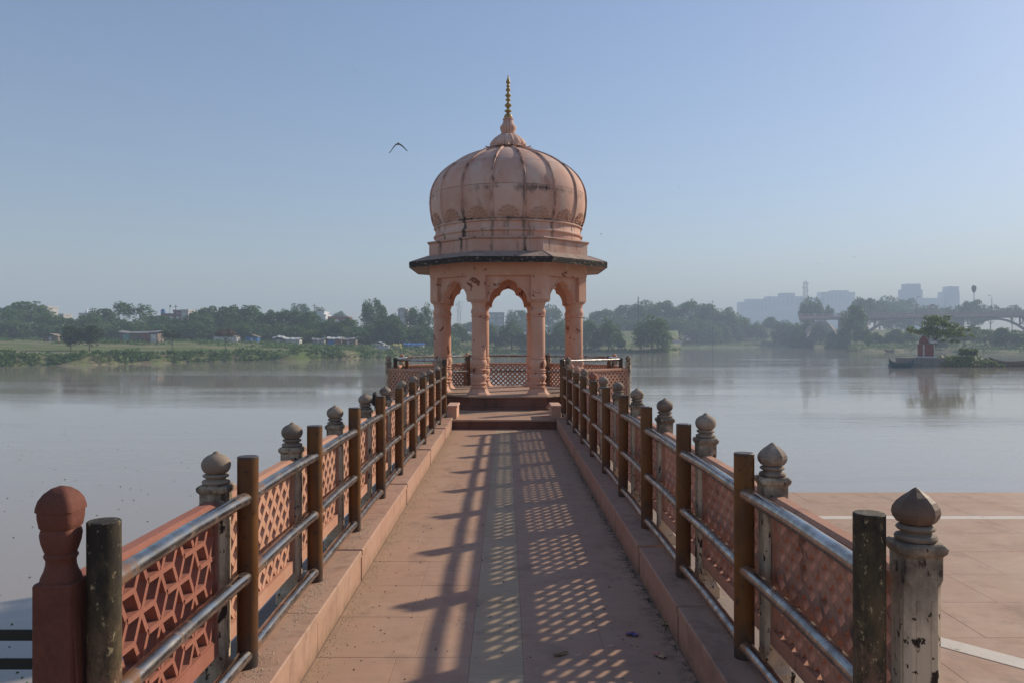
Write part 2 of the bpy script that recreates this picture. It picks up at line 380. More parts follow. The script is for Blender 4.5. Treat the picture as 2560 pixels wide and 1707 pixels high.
def panel_meshes(L, style, mat):
    key = (round(L, 3), style, mat)
    if key in CACHE: return CACHE[key]
    h = L/2; fr = MB(); T = .036
    ix0, ix1, iz0, iz1 = -h+.03, h-.03, PZ0+.072, PZ1-.055
    fr.rings([[(-h, y, z) for y, z in pr] if i == 0 else [(h, y, z) for y, z in pr] for i, pr in enumerate([[(-T, iz1), (T, iz1), (T+.006, iz1+.012), (T+.006, PZ1-.012), (T-.014, PZ1), (-T+.014, PZ1), (-T-.006, PZ1-.012), (-T-.006, iz1+.012)]]*2)])
    fr.box(-h, h, -T, T, PZ0, iz0)
    fr.box(-h, ix0, -T+.002, T-.002, iz0-.001, iz1+.001); fr.box(ix1, h, -T+.002, T-.002, iz0-.001, iz1+.001)
    la = MB(); e = .004
    if style == 'rhombille':
        E = .107; w = .020; dy = E*math.sqrt(3)
        for i in range(-9, 10):
            for j in range(-6, 8):
                cx = i*1.5*E + .02; cz = (iz0+iz1)/2 + j*dy + (dy/2 if i % 2 else 0)
                for q in range(3):
                    a = q*math.pi/3; d = (E*math.cos(a), E*math.sin(a))
                    s_ = clip((cx-d[0], cz-d[1]), (cx+d[0], cz+d[1]), ix0-e, ix1+e, iz0-e, iz1+e)
                    if s_: la.bar(*s_, w, -.030+q*.0025, .030-q*.0025)
    else:
        n = max(3, round((ix1-ix0)/.134)); p = (ix1-ix0)/n; nz = 4.5; pz = (iz1-iz0)/nz*1.0
        w = .035; ang = pz/p
        for sgn, off in ((1, 0.), (-1, .003)):
            for k in range(-12, n+14):
                x0 = ix0 + k*p
                s_ = clip((x0, iz0), (x0+sgn*(iz1-iz0)/ang, iz1), ix0-e, ix1+e, iz0-e, iz1+e)
                if s_ and math.hypot(s_[1][0]-s_[0][0], s_[1][1]-s_[0][1]) > .03: la.bar(*s_, w, -.019+off, .019-off)
        if style == 'star':
            for i in range(2*n+1):
                for j in range(9):
                    if (i+j) % 2 == 0 and ((i//2 + j) % 4 in (1,)) and j in (1, 2, 4, 5, 7):
                        cx, cz = ix0+i*p/2, iz0+j*pz/2
                        if ix0+.03 < cx < ix1-.03: la.add(*diamond(cx, cz, p*.55, pz*.55))
    r = (fr.mesh('panel_frame', mat), la.mesh('lattice', mat)); CACHE[key] = r; return r
def diamond(cx, cz, a, c):
    v = [(cx+dx*a/2, y, cz+dz*c/2) for y in (-.014, .014) for dx, dz in ((1, 0), (0, 1), (-1, 0), (0, -1))]
    return v, [(0, 1, 2, 3), (7, 6, 5, 4), (0, 1, 5, 4), (1, 2, 6, 5), (2, 3, 7, 6), (3, 0, 4, 7)]
def panel(parent, p, q, z, style, mat, gap=.056):
    p, q = Vector(p), Vector(q); d = q-p; L = d.length - 2*gap; m = (p+q)/2
    fm, lm = panel_meshes(L, style, mat)
    f = ob('panel_frame', fm, parent, (m.x, m.y, z), math.atan2(d.y, d.x)); ob('lattice', lm, f); return f
NP = 11
balL = thing('stone_balustrade', 'sandstone lattice balustrade with ball finials and one bulbous red end post', 'balustrade', (0, 0, 0))
balR = thing('stone_balustrade', 'eroded sandstone lattice balustrade between the walkway and the paved terrace', 'balustrade', (0, 0, 0))
ZL = .10
for k in range(1, NP):
    stone_post(balL, -SX, YL-.02+k*S, ZL, 'ball', 0, 0., random.uniform(.998, 1.008))
for k in range(NP):
    fin = {0: 'onion_dark', 1: 'onion', 7: 'ball_red', 9: 'onion_pink', 10: 'onion_pink'}.get(k, 'ball')
    stone_post(balR, SX, YR+k*S, ZL, fin, 0, 0., 1.02 if k == 1 else 1.045)
for k in range(NP-1):
    if k >= 0: panel(balL, (-SX, YL-.02+k*S), (-SX, YL-.02+(k+1)*S), ZL, 'rhombille' if k == 0 else ('star' if k in (4, 5) else 'diamond'), M['redstone'] if k == 0 else M['lattice'])
    panel(balR, (SX, YR+k*S), (SX, YR+(k+1)*S), ZL, 'star' if k in (6, 7) else 'diamond', M['latticeR'] if k < 2 or k == 3 else M['lattice'])
# the taller red end post
rp = balL; x, y = -SX+.028, YL-.03
def sqr(h, c):
    pts = []
    for sx, sy, a0 in ((1, 1, 0), (-1, 1, 90), (-1, -1, 180), (1, -1, 270)):
        for i in range(5): a = R(a0 + i*22.5); pts.append((sx*(h-c)+c*math.cos(a), sy*(h-c)+c*math.sin(a)))
    return pts
m = MB(); m.rings([[(px, py, z) for px, py in sqr(h*.76, .008)] for h, z in ((.072, 0), (.072, .90), (.068, .906))])
v = MB()
for i in range(3):              # the carved leaf scroll on the inner face
    z0 = .30 + i*.02
    v.tube([(.054, -.034+.014*i, .80), (.057, -.024+.012*i, .66), (.057, -.010+.006*i, .5), (.055, .0, z0)], [.004, .007, .007, .002], 6)
m.add(v.v, v.f)
red = m.build('post', M['redpost'], balL, loc=(x, y, ZL)); red['label'] = 'red sandstone end post with carved leaf scroll'
def bud(name, prof):
    MB().rings([[(px, py, z) for px, py in sqr(h*.68, h*.68*c)] for h, c, z in prof]).build(name, M['redpost'], red, 45)
bud('neck', ((.070, .5, .904), (.069, .6, .918), (.062, .8, .936), (.058, .9, .952), (.057, .9, .966), (.062, .9, .972), (.066, .9, .978), (.060, .9, .986)))
bud('bulb', ((.056, .8, .985), (.060, .7, .994), (.067, .55, 1.018), (.070, .5, 1.040), (.067, .5, 1.053), (.064, .5, 1.057), (.070, .45, 1.063), (.075, .42, 1.088), (.076, .42, 1.108)))
bud('finial', ((.073, .4, 1.107), (.080, .35, 1.109), (.079, .36, 1.120), (.072, .38, 1.140), (.056, .42, 1.158), (.032, .5, 1.172), (.007, .9, 1.178)))
# ------------------------------------------------------------------ steel railings
pm = MB().lathe([(.047, 0), (.047, .952), (.044, .955)], 24).mesh('post', M['ochre'], 40)
pmb = MB().lathe([(.047, 0), (.047, .952), (.044, .955)], 24).mesh('post', M['blackpost'], 40)
RZ = (.775, .42, .068)
def railing(root, pts, z, gapless=(), first_black=True, zs=RZ, pr=None, rr=.030, bend=.0, h=1.):
    for i, p in enumerate(pts):
        o = ob('post', pmb if i == 0 and first_black else pm, root, (p[0], p[1], z), 0, (1, 1, h))
        o.rotation_euler = (random.uniform(-.006, .006), random.uniform(-.006, .006), random.uniform(0, 6))
    for i in range(len(pts)-1):
        if i in gapless: continue
        a, q = Vector(pts[i]), Vector(pts[i+1]); d = (q-a).normalized()
        for zz in zs:
            n = Vector((-d.y, d.x))
            P = []
            for t in (0, .06, .16, .5, .84, .94, 1.):
                c = a.lerp(q, t); dz = -.010*(1-math.sin(math.pi*t)) if bend else 0
                P.append((c.x, c.y, z+zz+dz))
            MB().tube(P, [rr+.006, rr+.001, rr, rr, rr, rr+.001, rr+.006], 14).build('rail', M['steel'], root, 60)
rl = thing('steel_railing', 'ochre post and steel tube railing on the kerb along the open water side', 'railing')
railing(rl, [(-PX, YL+k*S) for k in range(NP)], KH+.002, bend=1)
for zz in RZ: MB().tube([(-PX, YL-1.6, KH+zz), (-PX, YL, KH+zz)], .030, 14).build('rail', M['steel'], rl, 60) if False else None
rr_ = thing('steel_railing', 'ochre post and steel tube railing on the kerb along the terrace side', 'railing')
railing(rr_, [(PX, YR+k*S) for k in range(NP)], KH+.002, bend=1)
# ------------------------------------------------------------------ paved terrace, quay
TY = 8.95
ter = tag(MB().box(1.435, 16, -6, TY-.03, -.9, -.0137).build('terrace', M['joint']), kind='structure')
MB().box(1.435, 16, -6, TY-.2, -7, -.9).build('retaining_wall', M['bank_stone'], ter)
def strip_hit(x0, x1, y0, y1): return False
y = -1.0; row = 0
LINE1 = 7.62
ys = []
while y < TY-.01:
    y2 = min(y + .62, TY)
    if y < LINE1 < y2: ys += [(y, LINE1, 0), (LINE1, LINE1+.13, 1)]; y = LINE1+.13; continue
    ys.append((y, y2, 0)); y = y2
for (a, e, w) in ys:
    x = 1.44 - (row % 2)*.45; row += 1
    while x < 10:
        x2 = x + (.9 if not w else 1.2)
        slab('terrace_slab' if not w else 'white_strip_slab', M['terrace'] if not w else M['whiteline'], max(x, 1.44)+g, x2-g, a+g, e-g, -.05, -.012+random.uniform(-.0004, .0004), ter, .001)
        x = x2
# the oblique white strip set into the paving
p0, p1 = Vector((2.02, 5.05)), Vector((4.3, 2.45)); d = (p1-p0).normalized(); n = Vector((-d.y, d.x))*.075
L = (p1-p0).length/3
for i in range(3):
    a = p0+d*(L*i+.003); e = p0+d*(L*(i+1)-.003)
    MB().rings([[(q.x, q.y, z) for q in (a-n, e-n, e+n, a+n)] for z in (-.03, -.0085)]).build('white_strip_slab', M['whiteline'], ter)
quay = tag(MB().box(-14, -1.46, -6, 2.42, -7, -.35, .02).build('quay', M['bank_stone']), kind='structure')
fn = thing('metal_fence', 'dark metal fence of flat horizontal bars at the quay edge', 'fence', (-1.362, 2.385, -.35))
for xx in (-1.1, -2.7, -4.1, -5.5): MB().box(xx-.02, xx+.02, -.02, .02, 0, 1.19).build('post', M['blackmetal'], fn)
for zz in (1.175, 1.09, .7, .35): MB().box(-5.6, .0, -.026, -.0205, zz-.016, zz+.016).build('rail', M['blackmetal'], fn)
# ------------------------------------------------------------------ pavilion
PC = Vector((.085, 19.2)); Z1, Z2 = .182, .49
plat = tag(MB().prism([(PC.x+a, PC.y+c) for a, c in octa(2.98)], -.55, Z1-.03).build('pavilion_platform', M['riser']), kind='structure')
MB().prism([(PC.x+a, PC.y+c) for a, c in octa(3.02)], Z1-.029, Z1).build('platform_top', M['floor'], plat)
MB().prism([(PC.x+a, PC.y+c) for a, c in octa(2.3)], -7, -.55).build('platform_pier', M['bank_stone'], plat)
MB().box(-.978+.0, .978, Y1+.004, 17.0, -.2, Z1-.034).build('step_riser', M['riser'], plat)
MB().box(-.978, .978, Y1-.016, 16.26, Z1-.033, Z1-.002, .006).build('step_tread', M['floor'], plat)
for sx in (-1, 1):
    x0, x1 = sorted((sx*.99, sx*1.42))
    MB().box(x0, x1, Y1+.11, 16.35, -.3, KH-.01).build('step_flank', M['bank_stone'], plat)
    x0, x1 = sorted((sx*.915, sx*1.09))
    bl = MB().box(x0, x1, Y1+.16, Y1+.95, KH-.03, .40).build('end_block', M['pink'], plat)
    MB().box(x0-.015, x1+.015, Y1+.145, Y1+.965, .401, .435, .008).build('block_cap', M['pink'], bl)
pav = thing('domed_pavilion', 'pink sandstone domed pavilion with cusped arches and a gilded spire', 'pavilion', (PC.x, PC.y, Z1))
def pz(z): return z - Z1
b = MB()
b.rings([[(x, y, pz(z)) for x, y in octa(ap)] for ap, z in ((2.06, Z1-.0), (2.06, Z1+.035), (2.045, Z1+.05), (2.0, Z1+.056), (2.0, Z2-.055), (2.012, Z2-.05))])
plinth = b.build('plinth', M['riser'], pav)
MB().rings([[(x, y, pz(z)) for x, y in octa(ap)] for ap, z in ((2.0, Z2-.052), (2.04, Z2-.046), (2.055, Z2-.028), (2.045, Z2-.006), (2.03, Z2))]).build('plinth_floor', M['floor'], plinth)
w = .654; CR = w*2.6131
colp = [(.162, .145), (.178, .153), (.186, .166), (.178, .180), (.158, .186), (.154, .210), (.172, .220), (.186, .240), (.186, .254), (.170, .268), (.150, .278),
        (.154, .30), (.174, .34), (.186, .38), (.186, .41), (.174, .44), (.150, .468), (.152, .476), (.176, .484), (.178, .500), (.154, .508), (.154, .530), (.178, .538), (.180, .554), (.152, .566),
        (.156, .585), (.174, .62), (.187, .67), (.184, .72), (.168, .765), (.148, .790), (.172, .797), (.174, .810), (.152, .817), (.158, .85), (.158, 1.2), (.156, 1.69),
        (.150, 1.706), (.171, 1.714), (.173, 1.732), (.150, 1.742), (.160, 1.765), (.176, 1.80), (.174, 1.83), (.158, 1.875), (.146, 1.905), (.149, 1.94), (.162, 1.985), (.172, 2.02)]
cm = MB().lathe(colp, 36).mesh('column', M['pinkpeel'], 38)
cb = MB().lathe([(.268, 0), (.268, .018), (.232, .045), (.205, .085), (.196, .115), (.196, .146)], 8, rot=math.pi/8).mesh('column_base', M['pink'])
cc = MB().lathe([(.172, 2.018), (.186, 2.028), (.214, 2.036), (.220, 2.048), (.220, 2.066)], 8, rot=math.pi/8).mesh('capital', M['pink'])
for k in range(8):
    a = math.pi/8 + k*math.pi/4
    c = ob('column', cm, pav, (CR*math.cos(a), CR*math.sin(a), pz(Z2)), 0)
    ob('column_base', cb, c, rz=a); ob('capital', cc, c, rz=a)
ZC, ZL2, ZE = 2.56, 3.10, 3.5     # capital top, lintel underside, lintel top
AP = 1.81; a8 = AP*math.tan(math.pi/8)
def side_frame(k):                # side k: direction t along, n outward
    th = -math.pi/2 + k*math.pi/4
    return Vector((math.cos(th), math.sin(th))), Vector((-math.sin(th), math.cos(th)))
for k in range(8):
    nA, tA = side_frame(k); nB, tB = side_frame(k+1)
    V = nA*AP + tA*a8
    V = V*.998
    pts = [V, V + tB*.25, V + tB*.25 - nB*.36, V - (nA+nB)/(nA+nB).length*(.36/math.cos(math.pi/8)), V - tA*.25 - nA*.36, V - tA*.25]
    MB().prism([(p.x, p.y) for p in pts], pz(ZC+.001), pz(ZL2)).build('pier', M['pinkpeel'], pav)
b = MB(); o = octa(AP); i_ = octa(1.46)
b.rings([[(x, y, pz(z)) for x, y in q] for q, z in ((i_, ZL2+.002), (o, ZL2+.002), (o, 3.135), (octa(AP+.010), 3.14), (octa(AP+.010), ZE), (i_, ZE), (i_, ZL2+.002))], False, False)
b.build('architrave', M['pinkpeel'], pav)
MB().prism(i_ and [(x*1.0, y*1.0) for x, y in octa(1.5)], pz(3.47), pz(3.51)).build('ceiling', M['pink'], pav)
# cusped arch plate in every bay
def arch_z(x):
    x = abs(x)
    if x < .20: return 2.855 + .155*math.sqrt(max(0, 1-(x/.2001)**2)) + .015*max(0, 1-x/.04)
    return 2.53 + .315*math.sqrt(max(0, 1-((x-.185)/.232)**2))
ab = MB(); xs = np.concatenate([np.linspace(-.50, -.42, 3), np.linspace(-.416, .416, 81), np.linspace(.42, .50, 3)])
Y0, Y1a = -AP+.10, -AP+.30
rows = []
for x in xs:
    zb = arch_z(x) if abs(x) < .418 else 2.53
    rows.append((x, zb))
for side in (Y0, Y1a):
    o_ = len(ab.v)
    for x, zb in rows: ab.v += [(x, side, pz(zb)), (x, side, pz(ZL2+.01))]
    for q in range(len(rows)-1): ab.f.append((o_+2*q, o_+2*q+2, o_+2*q+3, o_+2*q+1))
nr = 2*len(rows)
for q in range(len(rows)-1): ab.f.append((2*q, nr+2*q, nr+2*q+2, 2*q+2))
am = ab.mesh('arch_panel', M['pinkpeel'], None)
mo = MB(); mo.tube([(x, Y0-.004, pz(min(3.085, arch_z(x*.9)+.03))) for x in np.linspace(-.455, .455, 61)], .012, 6)
mm = mo.mesh('arch_moulding', M['pink'], 50)
for k in range(8):
    ap_ = ob('arch_panel', am, pav, (0, 0, 0), k*math.pi/4); ob('arch_moulding', mm, ap_)
# eave
ev = MB().rings([[(x, y, pz(z)) for x, y in octa(ap)] for ap, z in ((1.79, 3.44), (2.255, 3.345), (2.255, 3.465), (1.84, 3.625), (1.79, 3.64))], False, False).build('eave', M['eavetop'], pav)
MB().rings([[(x, y, pz(z)) for x, y in octa(ap)] for ap, z in ((2.256, 3.342), (2.272, 3.338), (2.276, 3.44), (2.268, 3.468), (2.25, 3.472))], False, False).build('eave_lip', M['lip'], ev)
for k in range(8):                # joints between the eave slabs show as thin seams over the hips
    a = math.pi/8 + k*math.pi/4; c_, s_ = math.cos(a), math.sin(a); r0, r1 = 1.84/math.cos(math.pi/8), 2.26/math.cos(math.pi/8)
    MB().tube([(r0*c_, r0*s_, pz(3.628)), (r1*c_, r1*s_, pz(3.468))], .008, 5).build('hip_seam', M['eavetop'], ev)
par = MB().rings([[(x, y, pz(z)) for x, y in octa(ap)] for ap, z in ((1.83, 3.60), (1.83, 3.895))]).build('parapet', M['dome'], pav)
MB().rings([[(x, y, pz(z)) for x, y in octa(ap)] for ap, z in ((1.831, 3.894), (1.85, 3.900), (1.872, 3.915), (1.876, 3.93), (1.868, 3.945), (1.84, 3.952))]).build('parapet_cornice', M['dome'], par)
dr = MB().lathe([(1.745, 3.94), (1.75, 4.06), (1.752, 4.08), (1.778, 4.09), (1.79, 4.11), (1.79, 4.13), (1.778, 4.15), (1.752, 4.16), (1.745, 4.17), (1.742, 4.30)], 96).build('drum', M['dome'], pav, 40, (0, 0, -Z1))
MB().lathe([(1.742, 4.299), (1.765, 4.304), (1.785, 4.32), (1.785, 4.34), (1.765, 4.356), (1.72, 4.36)], 96).build('drum_bead', M['dome'], dr, 40)
for k in range(16):
    a = k*math.pi/8 + .2
    for z0, z1 in ((3.955, 4.082), (4.158, 4.298)):
        MB().tube([(1.7505*math.cos(a), 1.7505*math.sin(a), z0), (1.747*math.cos(a), 1.747*math.sin(a), z1)], .0045, 4).build('joint', M['joint'], dr)
prof = [(1.735, 4.345), (1.775, 4.42), (1.822, 4.56), (1.852, 4.74), (1.862, 4.92), (1.858, 5.06), (1.832, 5.22), (1.765, 5.40), (1.655, 5.57), (1.51, 5.72), (1.335, 5.85), (1.13, 5.97), (.92, 6.065), (.70, 6.15), (.50, 6.215), (.40, 6.24)]
PS = np.array(prof)
cum = np.concatenate([[0], np.cumsum(np.hypot(*np.diff(PS, axis=0).T))]); 
def dp(s):                        # dome profile at arc length s, smoothed
    return float(np.interp(s, cum, PS[:, 0])), float(np.interp(s, cum, PS[:, 1]))
fine = [(s, *dp(s)) for s in np.linspace(0, cum[-1], 120)]
ker = np.ones(7)/7
fr_ = np.convolve(np.pad([f[1] for f in fine], 3, 'edge'), ker, 'valid'); fz_ = np.convolve(np.pad([f[2] for f in fine], 3, 'edge'), ker, 'valid'); fs_ = np.array([f[0] for f in fine])
def dps(s): return float(np.interp(s, fs_, fr_)), float(np.interp(s, fs_, fz_))
def dn(s):
    r0, z0 = dps(max(0, s-.03)); r1, z1 = dps(min(cum[-1], s+.03)); t = Vector((r1-r0, z1-z0)).normalized(); return t.y, -t.x
def dpt(s, th, off=0.):
    r, z = dps(s); nr_, nz_ = dn(s); r += nr_*off; z += nz_*off
    return (r*math.cos(th), r*math.sin(th), z)
core = MB(); core.lathe([(dps(s)[0]-.02, dps(s)[1]) for s in np.linspace(0, cum[-1], 40)], 64)
dome = core.build('dome', M['joint'], pav, 60, (0, 0, -Z1))
sj = [0.0, float(np.interp(5.10, fz_, fs_)), float(np.interp(5.72, fz_, fs_)), cum[-1]]
hw = math.pi/16
gore = []
for c in range(3):
    m = MB(); ns = 14 if c < 2 else 10; nt = 7; s0, s1 = sj[c]+.004, sj[c+1]-.004
    G = [[dpt(s0+(s1-s0)*i/ns, -hw+2*hw*(.006+.988*j/nt), .012*math.sin(math.pi*j/nt)*min(1, dps(s0+(s1-s0)*i/ns)[0]/1.2)) for j in range(nt+1)] for i in range(ns+1)]
    I = [[dpt(s0+(s1-s0)*i/ns, -hw+2*hw*(.006+.988*j/nt), -.015) for j in (0, nt)] for i in (0, ns)]
    o_ = 0
    for row in G: m.v += row
    for i in range(ns):
        for j in range(nt): m.f.append((i*(nt+1)+j, i*(nt+1)+j+1, (i+1)*(nt+1)+j+1, (i+1)*(nt+1)+j))
    gore.append(m.mesh('dome_panel', M['dome'], 60))
rib = MB(); RG = []
for s in np.linspace(0, cum[-1]-.05, 44):
    r = dps(s)[0]; wd = .030*min(1, .45+r/2.2)/max(r, .2)
    RG.append([dpt(s, -wd, -.02), dpt(s, -wd*.95, .018), dpt(s, -wd*.5, .040), dpt(s, wd*.5, .040), dpt(s, wd*.95, .018), dpt(s, wd, -.02)])
rib.rings(RG); ribm = rib.mesh('dome_rib', M['dome'], 50)
fl = MB()
def fp(u, v_, off): return dpt(.07+v_, u/1.79, off)
for q in range(7):                # fan of seven petals over a half round
    a = R(90 + (q-3)*27); n_ = 16; loop = []
    for i in range(n_+1):
        t = i/n_*2*math.pi; L_ = .125 - .004*abs(q-3)
        ex, ey = .115 + L_*.5*(1-math.cos(t)), .033*math.sin(t)*(1.25 if True else 1)
        ex += 0; ey *= .55 + .65*(ex-.115)/L_
        loop.append((ex*math.cos(a)-ey*math.sin(a), ex*math.sin(a)+ey*math.cos(a)))
    fl.tube([fp(x_, y_, .022) for x_, y_ in loop], .0105, 5)
    mid = [(r_*math.cos(a), r_*math.sin(a)) for r_ in (.13, .17, .205, .225)]
    fl.tube([fp(x_, y_, .014) for x_, y_ in mid], [.004, .008, .010, .004], 6)
fl.tube([fp(.095*math.cos(t), .095*math.sin(t), .020) for t in np.linspace(0, math.pi, 15)], .012, 6)
fl.tube([fp(.055*math.cos(t), .055*math.sin(t), .020) for t in np.linspace(0, math.pi, 11)], .010, 5)
flm = fl.mesh('flower_relief', M['pink'], 60)
for k in range(16):
    th = -math.pi/2 + k*math.pi/8
    for c in range(3): ob('dome_panel', gore[c], dome, (0, 0, 0), th)
    ob('flower_relief', flm, dome, (0, 0, 0), th)
    ob('dome_rib', ribm, dome, (0, 0, 0), th + hw)
# lotus, vase and spire
lo = MB(); n = 96; pr_ = [(.38, 6.20), (.40, 6.29), (.425, 6.34), (.43, 6.385), (.385, 6.46), (.31, 6.54), (.225, 6.605), (.165, 6.63)]
lo.rings([[((r + (.020 if r < .47 else .01)*abs(math.sin(8*t))*min(1, r/.3))*math.cos(t), (r + (.020 if r < .47 else .01)*abs(math.sin(8*t))*min(1, r/.3))*math.sin(t), z) for t in np.linspace(0, 2*math.pi, n, False)] for r, z in pr_])
lot = lo.build('lotus_cap', M['dome'], pav, 40, (0, 0, -Z1))
pt = MB()
for row in ((0., .455, 6.31, 0), ):
    pass
G = []
for i in range(7):
    u = i/6; wv = .088*math.sin(math.pi*(.28+.72*u))**.8 * (1 if u < .99 else .12)
    r = .36 + .225*u; z = 6.345 - .05*math.sin(u*math.pi*.6) + .05*u**3 - .045*u
    G.append([(r, -wv, z-.004), (r, -wv*.5, z+.012), (r, 0, z+.018), (r, wv*.5, z+.012), (r, wv, z-.004), (r, wv*.5, z-.026), (r, 0, z-.032), (r, -wv*.5, z-.026)])
pt.rings(G); ptm = pt.mesh('lotus_petal', M['dome'], 60)
for k in range(16): ob('lotus_petal', ptm, lot, (0, 0, 0), k*math.pi/8)
MB().lathe([(.165, 6.62), (.178, 6.635), (.178, 6.655), (.165, 6.665), (.168, 6.69), (.19, 6.75), (.20, 6.80), (.185, 6.83), (.15, 6.87), (.125, 6.93), (.115, 6.975), (.128, 6.985), (.130, 7.005), (.118, 7.02), (.10, 7.03)], 28).build('spire_vase', M['dome'], pav, 40, (0, 0, -Z1))
gp = [(.085, 7.02), (.10, 7.05), (.10, 7.07), (.085, 7.10), (.035, 7.15)]
for zc, r, h in ((7.20, .088, .05), (7.335, .086, .075), (7.47, .068, .045), (7.575, .074, .06), (7.71, .062, .055), (7.80, .048, .035)):
    gp += [(.030, zc-h), (r*.7, zc-h*.45), (r, zc-.008), (r, zc+.008), (r*.7, zc+h*.4), (.030, zc+h*.85)]
gp += [(.026, 7.85), (.052, 7.875), (.054, 7.895), (.040, 7.94), (.018, 8.0), (.012, 8.02), (.016, 8.03), (.004, 8.07)]
MB().lathe(gp, 20).build('gilded_spire', M['gold'], pav, 45, (0, 0, -Z1))
# balustrade and railing round the platform
balP = thing('stone_balustrade', 'octagonal sandstone lattice balustrade round the pavilion platform', 'balustrade')
railP = thing('steel_railing', 'low two bar railing inside the pavilion platform balustrade', 'railing')
OV = [(PC.x+a, PC.y+c) for a, c in octa(2.716)]    # vertex k at angle 22.5+45k
opR = (X(1303.8, 16.66), 16.66); opL = (X(1009.5, 16.66), 16.66)
path = [opR, OV[7], OV[0], OV[1], OV[2], OV[3], OV[4], opL]
for i, p in enumerate(path):
    a = math.atan2(p[1]-PC.y, p[0]-PC.x)
    stone_post(balP, p[0], p[1], Z1, 'onion_pink' if i in (2, 4, 5) else 'onion', a, 0, 1.065)
for i in range(7): panel(balP, path[i], path[i+1], Z1, 'diamond', M['lattice'])
inn = [(PC.x+(p[0]-PC.x)*.945, PC.y+(p[1]-PC.y)*.945) for p in path]
inn[0] = (opR[0]-.11, opR[1]+.03); inn[-1] = (opL[0]+.11, opL[1]+.03)
railing(railP, inn, Z1, first_black=False, zs=(1.07, .66), h=1.16, rr=.026)
# ------------------------------------------------------------------ water, land, haze
WZ = -3.4
def water_mat():
    t = NT('river_water'); t.b.inputs['IOR'].default_value = 1.33
    n1 = t.noise(.55, 4, .55, t.scale(t.pos, (.55, 1.5, 1)), .4); n2 = t.noise(2.8, 4, .6, t.scale(t.pos, (.6, 1.4, 1)))
    patch = t.ramp(t.noise(.035, 3, .5, t.scale(t.pos, (.35, 1.6, 1))), .46, .64, .10, 1.)
    h = t.math('MULTIPLY', t.math('ADD', t.math('MULTIPLY', n1, 1.), t.math('MULTIPLY', n2, .25)), patch)
    t.bump(h, .34, .12)
    return t.out((.35, .305, .255), .045, 0, .6)
M['water'] = water_mat()
tag(MB().add([(-2375, -75, WZ), (2375, -75, WZ), (2375, 2375, WZ), (-2375, 2375, WZ)], [(0, 1, 2, 3)]).build('water', M['water'], fix=False), kind='structure')
SH = [(-3000, 130), (-900, 138), (0, 152), (250, 166), (450, 183), (700, 205), (880, 226), (1000, 262), (1100, 288), (1200, 300), (1380, 304), (1535, 306), (1556, 330), (1566, 505), (1750, 535), (1890, 500), (1945, 460), (1952, 345), (1985, 336), (2110, 335), (2180, 345), (2215, 315), (2352, 290), (2900, 262), (5000, 240)]
SX_, SZ_ = np.array(SH, float).T
BK = [(-3000, 1.2, 5), (0, 1.2, 4), (700, 1.2, 4), (1000, 1.0, 4), (1200, .5, 5), (1540, .5, 7), (1600, .2, 9), (1720, 1.5, 15), (1850, 2.5, 14), (1920, .5, 10), (2000, -.6, 8), (2352, -.4, 7), (5000, .5, 6)]
BX, B1, B2 = np.array(BK, float).T
def hsh(x, y):
    return (math.sin(x*.071+1.3)*math.cos(y*.053+.4) + .5*math.sin(x*.19+y*.11) + .3*math.sin(x*.43-y*.31+2.))
def ground(x, y):
    Z = max(y, 1.); xd = 1162 + (x-CX)/Z*1829
    xd = min(max(xd, -3000), 5000)
    d = Z - float(np.interp(xd, SX_, SZ_)) + 1.6*math.sin(x*.21)+1.1*math.sin(x*.57+1)
    if d < 0: return max(-6.5, WZ + d*.35)
    n = hsh(x, y)
    g1, g2 = float(np.interp(xd, BX, B1)), float(np.interp(xd, BX, B2))
    lo = -1.25 if xd < 1150 else -2.6
    if d < 5: return WZ + (lo-WZ)*(d/5)**.7 + .12*n
    if d < 75: return lo + (g1-lo)*((d-5)/70)**1.2 + .12*n
    if d < 190: t = (d-75)/115; return g1 + (g2-g1)*t*t*(3-2*t) + .3*n*t
    return g2 + .5*n
def land_mat():
    t = NT('riverbank_ground')
    v = t.scale(t.pos, (.012, .085, .05))
    c = t.mix(t.ramp(t.noise(1., 5, .6, v), .44, .56), (.12, .155, .05), (.24, .21, .12))
    c = t.mix(t.ramp(t.noise(.16, 5, .65), .45, .65, 0, .8), c, (.09, .15, .04))
    c = t.mix(t.ramp(t.noise(1.1, 4, .7), .5, .75, 0, .5), c, (.04, .06, .02))
    z = t.xyz()[2]
    soil = t.math('MULTIPLY', t.ramp(z, -1.15, -1.7), t.ramp(t.noise(.14, 5, .7), .50, .60))
    c = t.mix(soil, c, (.14, .115, .07))
    t.bump(t.noise(1.5, 4), .6, .25)
    return t.out(c, .95, 0, .1)
M['land'] = land_mat()
us = np.concatenate([np.linspace(-1.75, -.70, 90)[:-1], np.linspace(-.70, .75, 560)[:-1], np.linspace(.75, 1.75, 80)])
rs = [1.] 
zz = np.concatenate([np.linspace(95, 150, 8)[:-1], np.linspace(150, 380, 120)[:-1], np.linspace(380, 640, 70)[:-1], np.linspace(640, 1000, 24)[:-1], np.linspace(1000, 2370, 12)])
lv = [];  nu = len(us)
for Zq in zz:
    for u in us:
        xx = max(-2370., min(2370., CX+u*Zq)); lv.append((xx, Zq, ground(xx, Zq)))
lf = [(i*nu+j, i*nu+j+1, (i+1)*nu+j+1, (i+1)*nu+j) for i in range(len(zz)-1) for j in range(nu-1)]
mbl = MB(); mbl.v = lv; mbl.f = lf
land = mbl.build('riverbank', M['land'], None, 80, fix=False); tag(land, kind='structure')
